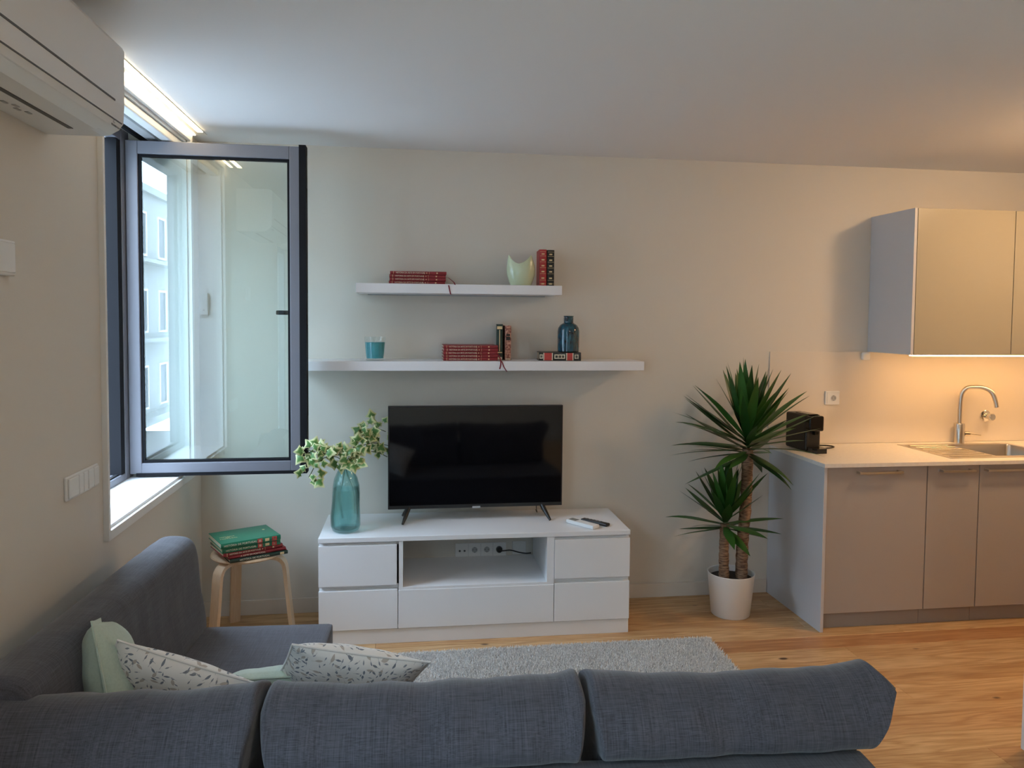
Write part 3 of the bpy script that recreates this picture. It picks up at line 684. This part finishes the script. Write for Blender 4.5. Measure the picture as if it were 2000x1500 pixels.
sprig([(.85, -.34, .64), (.84, -.33, .76), (.805, -.345, .88), (.83, -.32, .96), (.87, -.28, 1.02), (.93, -.17, 1.06), (1.0, -.09, 1.03)], 38, .56, .038)
sprig([(.803, -.345, .89), (.85, -.29, .965), (.93, -.20, .985), (1.02, -.12, .955)], 13, .45)
sprig([(.803, -.345, .89), (.87, -.28, .95), (.95, -.17, .93), (1.01, -.125, .895)], 5, .7, .015)
sprig([(.803, -.345, .88), (.80, -.37, .93), (.79, -.385, .945)], 14, .3, .038, 1.5)
sprig([(.803, -.345, .88), (.83, -.37, .93), (.86, -.385, .945)], 9, .4, .034, 1.7)

# ------------------------------------------------------------------ stool and its books
SC = Vector((.30, -.30, 0)); sl = thing('stool', 'three-legged bent birch stool holding a pile of books', 'stool', SC)
mk('seat', lathe(nb(), [(0, .432), (.165, .432), (.175, .436), (.178, .442), (.175, .449), (.165, .452), (0, .452)], n=56, cap=False), 'birch', sl, True, local=True)
for ang in (118, -4, 236):
    pts = [(.035, .420), (.120, .420), (.158, .414), (.182, .395), (.194, .360), (.205, .25), (.232, 0)]
    sp = spline([(a, 0, b) for a, b in pts], 6); bm = nb(); prev = None; hw = .027; th_ = .0095
    for i, p in enumerate(sp):
        t = (sp[min(i+1, len(sp)-1)]-sp[max(i-1, 0)]).normalized(); n_ = Vector((-t.z, 0, t.x))
        cur = [bm.verts.new(p+n_*s1*th_+Vector((0, s2*hw, 0))) for s1, s2 in ((1, 1), (1, -1), (-1, -1), (-1, 1))]
        if prev:
            for j in range(4): bm.faces.new((prev[j], prev[(j+1) % 4], cur[(j+1) % 4], cur[j]))
        else: bm.faces.new(cur)
        prev = cur
    bm.faces.new(list(reversed(prev)))
    bmesh.ops.recalc_face_normals(bm, faces=bm.faces)
    zmin = min(v.co.z for v in bm.verts)
    for v in bm.verts: v.co.z = max(v.co.z, 0)
    o = mk('leg', bm, 'birch', sl, local=True); o.rotation_euler = (0, 0, math.radians(ang))
HP = 'HISTÓRIA DE PORTUGAL'; BA = math.atan2(.140, .262)
def stool_book(k, label, cover, L_, Wd, T, dx, dy, da, z, title, **kw):
    a = BA+da; c_ = Vector((.232+dx, -.520+dy, z)); return book(label, L_, Wd, T, c_, a, cover, title=title, group='books piled on the stool', **kw)
go = ((.60, .68, .12, .88, 'redlabel'), (.62, .66, .3, .7, 'cream'), (.73, .80, .25, .75, 'gold'), (.85, .93, .12, .88, 'redlabel'), (.87, .91, .3, .7, 'cream'))
zz = .4522
for (lab, cov, L_, Wd, T, dx, dy, da, ttl, kw) in (
    ('dark green book at the bottom of the pile on the stool', 'bookdark', .285, .215, .018, .030, .012, -.02, HP, dict(tsize=.0125, blocks=((.86, .93, .2, .8, 'gold'),))),
    ('thin dark red book second from the bottom of the pile on the stool', 'bookred', .285, .215, .016, .022, .014, .00, 'A ARTE EM PORTUGAL', dict(tsize=.0115)),
    ('dark red gilt book in the middle of the pile on the stool', 'bookred', .295, .215, .018, .002, .000, .03, ART, dict(tsize=.0118, squash=.8, bars=gb, blocks=orn, tx=-.018, ribbon=[(.291, .10, .008), (.300, .05, .006), (.309, .0, -.01), (.314, -.01, -.03)])),
    ('green book second from the top of the pile on the stool', 'bookgreen', .285, .225, .024, -.002, -.004, .00, HP, dict(tsize=.0125, tx=-.03, blocks=go)),
    ('green book with gilt cover emblem topmost on the stool', 'bookgreen', .292, .230, .026, -.006, -.012, .00, HP, dict(tsize=.0135, tx=-.03, blocks=go, topmark=True))):
    stool_book(0, lab, cov, L_, Wd, T, dx, dy, da, zz+.0002, ttl, **kw); zz += T+.0004

# ------------------------------------------------------------------ yucca
YC = Vector((2.935, -.300, 0))
pt = thing('plant_pot', 'round white tapered planter on the wooden floor', 'planter', YC)
mk('shell', lathe(nb(), [(.0, 0), (.103, 0), (.107, .004), (.129, .232), (.131, .238), (.128, .240), (.123, .236), (.118, .185), (0, .185)], n=56, cap=False), 'pot', pt, True, local=True)
mk('soil', lathe(nb(), [(0, .214), (.08, .212), (.119, .206), (.117, .188)], n=40, cap=False), 'soil', pt, True, local=True)
yu = thing('yucca_plant', 'yucca with a tall and a short cane in the white planter', 'plant', YC+Vector((0, 0, .19)))
def trunk(pts, rs):
    sp = spline(pts, 14); bm = nb(); R_ = []
    for i, p in enumerate(sp):
        t = i/(len(sp)-1); R_.append((rs[0]*(1-t)+rs[1]*t)*(1+.05*math.sin(i*2.1)+.03*math.sin(i*5.3)))
    mk('trunk', tube(bm, sp, R_, 20), 'bark', yu, True)
trunk([(2.988, -.318, .20), (2.992, -.315, .40), (3.012, -.305, .65), (3.018, -.30, .94)], (.034, .030))
trunk([(2.886, -.318, .20), (2.882, -.316, .36), (2.885, -.314, .52)], (.029, .025))
def yucca_leaf_mesh(droop, twist=0):
    bm = nb(); n = 9; rows = []
    for i in range(n+1):
        t = i/n; wd = (.34+.66*min(1, t*3.0)) * (1-max(0, (t-.45)/.55)**1.7); wd = max(wd, .015)*.5
        a = droop*t*t; # bend
        zc = sum(math.cos(droop*(k/n)**2)/n for k in range(i)); yc = sum(math.sin(droop*(k/n)**2)/n for k in range(i))
        nrm = Vector((0, -math.cos(a), math.sin(a))); fold = .22*wd
        tw = Matrix.Rotation(twist*t, 3, 'Z')
        row = []
        for sx_ in (-1, 0, 1):
            o_ = tw @ Vector((sx_*wd, 0, 0)); row.append(bm.verts.new(Vector((0, yc, zc)) + Vector((o_.x*.115, o_.y*.115, 0)) - nrm*(fold*.115*abs(sx_))))
        rows.append(row)
    for a_, b_ in zip(rows, rows[1:]):
        for k in (0, 1): bm.faces.new((a_[k], a_[k+1], b_[k+1], b_[k]))
    me = bpy.data.meshes.new('leaf'); bm.to_mesh(me); bm.free()
    for p in me.polygons: p.use_smooth = True
    me.materials.append(M['yucca'])
    return me
ym = [yucca_leaf_mesh(.06), yucca_leaf_mesh(.25, .3), yucca_leaf_mesh(.5, -.3)]
ry = random.Random(11)
def crown(base, top, n, lmin, lmax, ylim):
    for k in range(n):
        t = (k+.5)/n; az = k*2.39996 + ry.uniform(-.25, .25)
        el = math.radians(-24 + 108*(t**.80)) + ry.uniform(-.22, .22)
        ln = (lmin + (lmax-lmin)*math.sin(PI*min(1, .18+.62*t)))*ry.uniform(.86, 1.08)
        d = Vector((math.cos(az)*math.cos(el), math.sin(az)*math.cos(el), math.sin(el)))
        p = base.lerp(top, t**1.1)
        for tr in range(30):
            d = Vector((math.cos(az)*math.cos(el), math.sin(az)*math.cos(el), math.sin(el)))
            yv = Vector((math.cos(az)*math.sin(el), math.sin(az)*math.sin(el), -math.cos(el))); xv = yv.cross(d)
            mtx = Matrix((xv, yv, d)).transposed().to_4x4()
            wv = 0 if el > 1.0 else ry.choice((0, 0, 1)) if el > .45 else ry.choice((0, 1, 1, 2))
            ws = .052/.115/ln*ry.uniform(.85, 1.15)
            full = Matrix.Translation(p) @ mtx @ Matrix.Diagonal((ln*ws, ln, ln, 1))
            pts_ = [full @ v.co for v in ym[wv].vertices]
            bad = any(q.y > -.012 or (q.x > 3.28 and q.z < .93) or (q.x > 3.36 and q.y > -.36 and q.z < 1.15) for q in pts_)
            if not bad: break
            az += .45; el = min(1.5, el+.03)
        if bad: continue
        o = mkme('leaf', ym[wv], None, yu)
        o.matrix_local = Matrix.Translation(-ORG[yu.name]) @ full
crown(Vector((3.017, -.30, .905)), Vector((3.005, -.298, 1.06)), 76, .30, .42, -.015)
crown(Vector((2.885, -.314, .495)), Vector((2.890, -.312, .59)), 40, .23, .33, -.015)

# ------------------------------------------------------------------ kitchen
KX, KD = 3.299, .612
bases = [(3.318, 3.910, 'grey base cabinet with bar handle at the panelled end of the kitchen'), (3.912, 4.222, 'narrow grey base cabinet between the two wide kitchen cabinets'), (4.224, 4.822, 'grey base cabinet under the sink'), (4.824, 5.44, 'grey base cabinet past the sink by the right wall')]
hs = {0: (3.492, 3.745), 1: (3.978, 4.172), 2: (4.245, 4.50), 3: (5.0, 5.25)}
for k, (xa, xb, lab) in enumerate(bases):
    c = thing('base_cabinet', lab, 'cabinet', ((xa+xb)/2, -.3, 0), group='kitchen base cabinets')
    cr = nb()
    for bx_ in ((xa, xa+.016, -.57, -.02, .09, .886 if k != 2 else .70), (xb-.016, xb, -.57, -.02, .09, .886 if k != 2 else .70), (xa+.016, xb-.016, -.57, -.02, .09, .106), (xa+.016, xb-.016, -.03, -.02, .106, .70)): box(cr, *bx_)
    mk('body', cr, 'kitchenside', c)
    mk('plinth', B(xa, xb, -.555, -.535, 0, .088), 'plinth', c)
    d = mk('door', B(xa+.0015, xb-.0015, -.592, -.572, .092, .884, .0012), 'kitchen', c)
    ha, hb = hs[k]; hn = nb(); box(hn, ha, hb, -.632, -.620, .850, .861, .002); box(hn, ha+.003, ha+.016, -.621, -.592, .849, .862, .001); box(hn, hb-.016, hb-.003, -.621, -.592, .849, .862, .001)
    mk('handle', hn, 'steel', d)
    if k == 0: tag(mk('end_panel', B(3.2995, 3.3175, -.612, -.002, 0, .888, .001), 'kitchenside', c), label='pale grey end panel')
wt = nb(); za_, zb_ = .889, .909
for bx_ in ((3.292, 4.385, -.628, -.010), (4.385, 4.805, -.628, -.508), (4.385, 4.805, -.125, -.010), (4.805, 5.449, -.628, -.010)): box(wt, *bx_, za_, zb_)
bmesh.ops.remove_doubles(wt, verts=wt.verts, dist=1e-5)
wk = thing('worktop', 'pale stone kitchen worktop along the back wall', 'worktop', (4.3, -.3, .889)); mk('slab', wt, 'worktop', wk)
spl = thing('backsplash', 'smooth beige backsplash panel behind the kitchen worktop', 'backsplash', (4.35, 0, .91)); mk('panel', B(3.285, 5.449, -.008, -.0005, .9095, 1.4735, .001), 'splash', spl)
sk = thing('kitchen_sink', 'stainless steel inset sink with ribbed draining board', 'sink', (4.5, -.3, .909))
rimb = nb(); sx0_, sx1_, sya, syb = 4.082, 4.822, -.545, -.085
for bx_ in ((sx0_, 4.40, sya, syb), (4.40, 4.79, sya, -.500), (4.40, 4.79, -.135, syb), (4.79, sx1_, sya, syb)): box(rimb, *bx_, .9092, .9112)
mk('rim', rimb, 'steel', sk)
bw = nb(); X_, Y_ = (4.39, 4.84), (-.505, -.13)
prof = [(X_[0], Y_[0]), (X_[1], Y_[0]), (X_[1], Y_[1]), (X_[0], Y_[1])]
def rr_(x0, x1, y0_, y1_, r, n=6):
    o_ = []
    for cx_, cy_, a0_ in ((x1-r, y1_-r, 0), (x0+r, y1_-r, PI/2), (x0+r, y0_+r, PI), (x1-r, y0_+r, 1.5*PI)):
        for i in range(n+1): o_.append((cx_+r*math.cos(a0_+i*PI/2/n), cy_+r*math.sin(a0_+i*PI/2/n)))
    return o_
lv_ = [[bw.verts.new((x_, y_, z_)) for x_, y_ in rr_(4.39+i_, 4.80-i_, -.505+i_, -.13-i_, .03)] for i_, z_ in ((0, .9105), (.004, .90), (.008, .76), (.03, .745))]
for a_, b_ in zip(lv_, lv_[1:]):
    n_ = len(a_)
    for i in range(n_): bw.faces.new((a_[i], b_[i], b_[(i+1) % n_], a_[(i+1) % n_]))
bw.faces.new(lv_[-1]); mk('bowl', bw, 'steel', sk, True)
for k in range(7):
    yy = -.50+k*.058; mk('drain_rib', B(4.12, 4.375, yy, yy+.014, .9112, .9140, .0012, 1), 'steel', sk)
mk('drain', lathe(nb(), [(.0, .7455), (.04, .7455), (.042, .747), (.03, .7475), (0, .7465)], (4.595, -.31, 0), 28, cap=False), 'chrome', sk, True)
fc = thing('faucet', 'brushed steel kitchen faucet with an angular arched spout', 'faucet', (4.525, -.052, .9092))
mk('base', lathe(nb(), [(.030, 0), (.030, .118), (.028, .122), (0, .122)], n=28, cap=True), 'steel', fc, True, local=True)
sp = spline([(0, 0, .118), (0, 0, .22), (.004, -.003, .30), (.022, -.018, .342), (.055, -.045, .353), (.095, -.078, .350), (.125, -.104, .325), (.140, -.118, .275), (.146, -.124, .235)], 8)
mk('spout', tube(nb(), sp, [.0125]*len(sp), 16), 'steel', fc, True, local=True)
lv2 = nb(); tube(lv2, [(.028, -.006, .058), (.060, -.012, .058)], .016, 16); tube(lv2, [(.058, -.012, .060), (.125, -.030, .052)], [.006, .004], 10)
mk('lever', lv2, 'steel', fc, True, local=True)
vk = thing('valve_knob', 'round chrome valve knob on the backsplash beside the faucet', 'valve', (4.735, -.008, 1.07))
q = mk('rosette', lathe(nb(), [(.036, 0), (.036, .004), (.026, .010), (.0, .012)], n=32), 'chrome', vk, True, local=True); q.rotation_euler = (PI/2, 0, 0)
q = mk('knob', lathe(nb(), [(.016, .010), (.017, .040), (.022, .044), (.023, .060), (.019, .066), (0, .067)], n=28), 'chrome', vk, True, local=True); q.rotation_euler = (PI/2, 0, 0)
UX = [(3.922, 4.548), (4.550, 5.18)]
for k, (xa, xb) in enumerate(UX):
    c = thing('wall_cabinet', ('greige wall cabinet with exposed grey side panel', 'greige wall cabinet past the seam, toward the right wall')[k], 'cabinet', ((xa+xb)/2, -.2, 1.474), group='kitchen wall cabinets')
    bdy = nb(); box(bdy, xa+(.018 if k == 0 else 0), xb, -.384, -.002, 1.478, 2.294)
    mk('body', bdy, 'kitchenside', c)
    if k == 0: tag(mk('side_panel', B(xa, xa+.017, -.404, -.002, 1.474, 2.296, .001), 'kitchenside', c), label='grey side panel')
    mk('door', B(xa+(.020 if k == 0 else .0015), xb-.0015, -.405, -.386, 1.477, 2.295, .0012), 'kitchenup', c)
uc = thing('under_cabinet_light', 'warm LED strip lamp glowing under the wall cabinets', 'lamp', (4.5, -.29, 1.478))
mk('housing', B(4.00, 5.14, -.318, -.272, 1.468, 1.478), 'plastic', uc); mk('diffuser', B(4.005, 5.135, -.312, -.278, 1.462, 1.468, .001), 'ledwarm', uc)
ca_ = math.atan2(.04, .11)
cm = thing('coffee_machine', 'small black capsule coffee machine on the end of the worktop', 'coffee machine', (3.385, -.300, .9092), .12)
mk('body', B(0, .100, .030, .225, .004, .212, .012, 3), 'blackmat', cm, local=True)
mk('head', B(.002, .098, -.002, .06, .120, .208, .010, 3), 'black', cm, local=True)
mk('drip_tray', (lambda b_: prism(b_, [(.012, .05), (.096, .05), (.100, -.02), (.086, -.045), (.022, -.045), (.008, -.02)], 'z', 0, .028))(nb()), 'black', cm, local=True)
mk('spout', B(.042, .066, .004, .03, .098, .122, .003), 'black', cm, local=True); mk('lever', B(.020, .080, .03, .16, .211, .216, .003), 'black', cm, local=True)
mk('cord', tube(nb(), spline([(.092, .215, .03), (.16, .20, .006), (.24, .17, .006), (.262, .125, .006), (.225, .095, .006), (.16, .085, .006), (.11, .08, .012)]), .004, 8), 'blackmat', cm, True, local=True)

# ------------------------------------------------------------------ sofa
SROT, SPIV = -.048, Vector((.35, -1.24, 0))
def seat_turn(t):
    t.location = SPIV + Matrix.Rotation(SROT, 3, 'Z') @ (Vector(t.location)-SPIV); t.rotation_euler = (0, 0, SROT)
SO = Vector((1.2, -2.0, 0)); so = thing('corner_sofa', 'dark grey fabric corner sofa with a chaise along the left wall', 'sofa', SO)
seat_turn(so)
def fbm(p, s): return noise.fractal(Vector(p)*s, 1.0, 2.0, 4)
def soft_box(x0, x1, y0_, y1_, z0_, z1_, n=8, seg=26, wr=.004, sc=5):
    bm = nb(); bmesh.ops.create_cube(bm, size=2)
    bmesh.ops.subdivide_edges(bm, edges=bm.edges, cuts=seg-1, use_grid_fill=True)
    hx, hy, hz = (x1-x0)/2, (y1_-y0_)/2, (z1_-z0_)/2; c = Vector(((x0+x1)/2, (y0_+y1_)/2, (z0_+z1_)/2)); r_ = min(hx, hy, hz)*.5
    for v in bm.verts:
        p = Vector((v.co.x*hx, v.co.y*hy, v.co.z*hz)); inn = Vector((max(-hx+r_*.35, min(hx-r_*.35, p.x)), max(-hy+r_*.35, min(hy-r_*.35, p.y)), max(-hz+r_*.35, min(hz-r_*.35, p.z))))
        d = p-inn
        if d.length > 1e-6: p = inn + d.normalized()*r_*.35
        f = fbm(p+c, sc)*wr; nn = p.normalized(); v.co = c + p + nn*f
    return bm
mk('chaise_base', soft_box(.105, .826, -2.70, -1.25, .05, .262, wr=.002), 'sofa_x', so, True)
mk('chaise_seat', soft_box(.30, .828, -2.55, -1.243, .255, .442, wr=.002), 'sofa_flat', so, True)
mk('seat_base', soft_box(.83, 2.38, -2.70, -1.80, .05, .262, wr=.002), 'sofa_x', so, True)
mk('seat_cushion', soft_box(.832, 2.38, -2.55, -1.79, .255, .44, wr=.003), 'sofa_flat', so, True)
mk('back_frame', soft_box(.105, 2.300, -2.755, -2.500, .05, .597, wr=.002), 'sofa_x', so, True)
for (fx, fy) in ((.15, -1.31), (.76, -1.31), (.15, -2.72), (2.2, -2.72), (2.2, -1.86), (.95, -1.86)):
    mk('leg', lathe(nb(), [(.022, 0), (.022, .055)], (fx, fy, 0), 14), 'blackmat', so)
def loft(profile, a0, a1, axis, nlen=60, ns=5, endr=.03, fold=None, ears=0):
    """closed profile swept along an axis, ends rounded; profile as 2D points"""
    pr = [Vector((p[0], p[1], 0)) for p in spline([(a, b, 0) for a, b in profile], ns, True)]; c = sum(pr, Vector())/len(pr); bm = nb(); rings = []
    L_ = a1-a0
    us = [-1 + .0, -.997, -.988, -.97, -.945] + [-.92 + 1.84*i/nlen for i in range(nlen+1)] + [.945, .97, .988, .997, 1]
    for u in us:
        e_ = (1-abs(u))*L_/2; k = 1.0 if e_ > endr else math.sqrt(max(0, 1-(1-e_/endr)**2))*.12+.88
        ring = []
        for p in pr:
            d = p-c; q = c + d*k; a = a0 + L_*(u+1)/2
            pt_ = (a, q.x, q.y) if axis == 'x' else (q.x, a, q.y)
            pv = Vector(pt_)
            if axis == 'x' and not (u < 0 and a0 < .2):
                dz = pv.z-.745; cut = (.8*dz if dz > 0 else -.85*dz); big = a1 > 2.2 and u > 0
                pv.x -= (1 if u > 0 else -1)*abs(u)**8*min(.11, cut)*(1 if big else .22)
            off = fold(pv, u, (p-c)) if fold else 0
            dn = Vector((0, d.x, d.y)) if axis == 'x' else Vector((d.x, 0, d.y)); dn = dn.normalized()
            ring.append(bm.verts.new(pv + dn*off))
        rings.append(ring)
    n = len(pr)
    for a, b in zip(rings, rings[1:]):
        for i in range(n): bm.faces.new((a[i], a[(i+1) % n], b[(i+1) % n], b[i]))
    for ring, rev in ((rings[0], True), (rings[-1], False)):
        cc = bm.verts.new(sum((v.co for v in ring), Vector())/n)
        for i in range(n):
            f = (cc, ring[(i+1) % n], ring[i]) if not rev else (cc, ring[i], ring[(i+1) % n]); bm.faces.new(f)
    bmesh.ops.recalc_face_normals(bm, faces=bm.faces)
    return bm
def fold_side(p, u, d): return .006*fbm(p, 3) + .0025*noise.noise(Vector((p.x*4, p.y*22, p.z*6)))
cbp = [(.12, .40), (.105, .60), (.125, .745), (.165, .798), (.225, .806), (.282, .790), (.305, .735), (.318, .60), (.340, .45), (.30, .40)]
mk('chaise_backrest', loft(cbp, -2.45, -1.238, 'y', 50, 6, .03, fold_side), 'sofa_y', so, True)
CP = [(-2.27, .446), (-2.215, .48), (-2.225, .58), (-2.285, .69), (-2.35, .748), (-2.43, .783), (-2.50, .772), (-2.555, .715), (-2.578, .66), (-2.562, .620), (-2.505, .597), (-2.488, .52), (-2.46, .452), (-2.38, .446)]
for nm_, (xa, xb, lab, sd) in enumerate(((.345, .830, 'dark grey sofa back cushion in the corner by the chaise backrest', 1), (.838, 1.602, 'dark grey back cushion in the middle of the sofa', 2), (1.612, 2.388, 'dark grey back cushion at the open end of the sofa, away from the wall', 3))):
    if nm_ == 0: xa = .072
    o_c = Vector(((xa+xb)/2, -2.42, .446))
    t = thing('back_cushion', lab, 'cushion', o_c, group='back cushions of the corner sofa'); seat_turn(t)
    def fold_c(p, u, d, sd=sd):
        up = max(0, d.y)/.17; ear = .008*(abs(u)**10)*max(0, up)
        sag = -.012*(1-u*u)*up - .012*up
        fo = .017*noise.noise(Vector((p.x*12+sd*7, p.z*2.2, sd*3.1)))*(.4+.6*up) + .007*fbm((p.x+sd, p.y, p.z), 5) + .006*noise.noise(Vector((p.x*16+p.z*10, sd, p.y*3)))
        fo *= 1-.72*min(1, max(0, (p.z-.70)/.07))
        return (ear + sag + fo) if p.z > .50 else 0
    mk('cover', loft(CP, xa, xb, 'x', 90, 6, .014, fold_c), 'sofa_x', t, True)

# ------------------------------------------------------------------ loose pillows
def pillow(name_lab, size, thick, mname, mtx, flange=0, seed=0, asp=1.0):
    bm = nb(); n = 30; uvl = None; top, bot = {}, {}
    for i in range(n+1):
        for j in range(n+1):
            u, v = -1+2*i/n, -1+2*j/n
            e1 = (1-u*u*.999)*(1-v*v*.999); h = thick/2*(max(e1, 0)**.55)
            pin = 1 - .055*(1-abs(u*v))*0 ; sx = size/2*u*(1-.07*(1-abs(v))**0*(1-v*v)*abs(u)**4*0 - .05*(1-v*v)*abs(u)); sy = size*asp/2*v*(1-.05*(1-u*u)*abs(v))
            w_ = .008*noise.noise(Vector((u*2.2+seed, v*2.2, seed)))*(1 if 0 < i < n and 0 < j < n else 0)
            top[i, j] = bm.verts.new((sx, sy, h+w_))
            bot[i, j] = top[i, j] if i in (0, n) or j in (0, n) else bm.verts.new((sx, sy, -h+w_))
    uvl = bm.loops.layers.uv.new('UVMap')
    def face(vs_, uv_):
        f = bm.faces.new(vs_)
        for l, q_ in zip(f.loops, uv_): l[uvl].uv = q_
    for i in range(n):
        for j in range(n):
            q4 = [(i, j), (i+1, j), (i+1, j+1), (i, j+1)]; uv_ = [(a/n+seed*.37, b/n) for a, b in q4]
            face([top[k] for k in q4], uv_); face([bot[k] for k in reversed(q4)], [(x_+1.3, y_) for x_, y_ in reversed(uv_)])
    t = thing('throw_pillow', name_lab, 'pillow', mtx.translation, group='throw pillows on the sofa')
    rot = mtx.to_3x3().to_4x4()
    bmesh.ops.transform(bm, matrix=rot, verts=bm.verts)
    mk('cover', bm, mname, t, True, local=True)
    fl_ = nb(); s = size/2; pts = []
    for a in range(4):
        for k in range(10):
            q_ = -1+2*k/10; u, v = [(q_, -1), (1, q_), (-q_, 1), (-1, -q_)][a]
            pts.append(rot @ Vector((s*u*(1-.05*(1-v*v)*abs(u)), s*asp*v*(1-.05*(1-u*u)*abs(v)), 0)))
    if flange:
        c_ = Vector(); pr_ = None; first_ = None
        nrm = rot.to_3x3() @ Vector((0, 0, 1))
        for p in pts+pts[:1]:
            d = p.normalized(); cur = [fl_.verts.new(p*.98+nrm*.003), fl_.verts.new(p+d*flange+nrm*.002), fl_.verts.new(p+d*flange-nrm*.002), fl_.verts.new(p*.98-nrm*.003)]
            if pr_:
                for k in range(3): fl_.faces.new((pr_[k], pr_[k+1], cur[k+1], cur[k]))
            pr_ = cur
        mk('flange', fl_, mname, t, True, local=True)
    else:
        mk('piping', tube(fl_, pts+pts[:1], .0035, 6, False), mname, t, True, local=True)
def pose(c, normal, up_hint, spin=0):
    n_ = Vector(normal).normalized(); u_ = Vector(up_hint); y_ = (u_-n_*u_.dot(n_)).normalized(); x_ = y_.cross(n_)
    return Matrix.Translation(Vector(c)) @ Matrix((x_, y_, n_)).transposed().to_4x4() @ Matrix.Rotation(spin, 4, 'Z')
def corner_pose(P, normal, spin, size, cu, cv, asp=1.0):
    m_ = pose((0, 0, 0), normal, (0, 0, 1), spin); off = m_.to_3x3() @ Vector((cu*size/2, cv*size*asp/2, 0)); m_.translation = Vector(P)-off
    return m_
pillow('mint green velvet pillow propped edge-on against the chaise backrest', .335, .16, 'mint', corner_pose((.290, -2.210, .845), (.93, .30, .18), -.30, .335, -1, 1), .012, 1)
pillow('leaf-print white pillow beside the mint pillow at the chaise backrest', .40, .13, 'print', corner_pose((.345, -2.19, .790), (.05, .90, .43), .50, .40, 1, 1, .62), 0, 2, .62)
pillow('mint green velvet pillow low between two leaf-print pillows', .34, .11, 'mint', pose((.735, -1.96, .528), (.0, .55, .83), (0, 0, 1), .0), .010, 3)
pillow('leaf-print white pillow in front of the middle back cushion', .42, .13, 'print', corner_pose((.793, -2.15, .737), (-.02, .80, .60), .36, .42, 1, 1, .57), 0, 4, .57)

# ------------------------------------------------------------------ rug
rg = thing('rug', 'light grey shaggy rug in front of the TV bench', 'rug', (1.68, -1.30, 0))
rx0, rx1, ry0_, ry1_ = .90, 2.665, -1.79, -.652
mk('backing', B(rx0, rx1, ry0_, ry1_, .0005, .010, .002), 'rug', rg)
rp = random.Random(2); V, Fc = [], []
def tuft(x_, y_):
    a = rp.uniform(0, 6.28); ln = rp.uniform(.016, .026); r_ = .0050; lean = rp.uniform(.004, .022); b = len(V)
    for k in range(3): V.append((x_+r_*math.cos(a+k*2.094)-1.68, y_+r_*math.sin(a+k*2.094)+1.30, .009))
    V.append((x_+lean*math.cos(a*3.3)-1.68, y_+lean*math.sin(a*3.3)+1.30, .009+ln)); Fc.extend(((b, b+1, b+3), (b+1, b+2, b+3), (b+2, b, b+3)))
for k in range(60000):
    yy = ry1_ - abs(rp.random()**1.5)*(ry1_-ry0_); tuft(rp.uniform(rx0+.003, rx1-.003), min(max(yy, ry0_+.003), ry1_-.003))
me = bpy.data.meshes.new('pile'); me.from_pydata(V, [], Fc); pl = mkme('pile', me, 'rug', rg); tag(pl, kind='stuff')
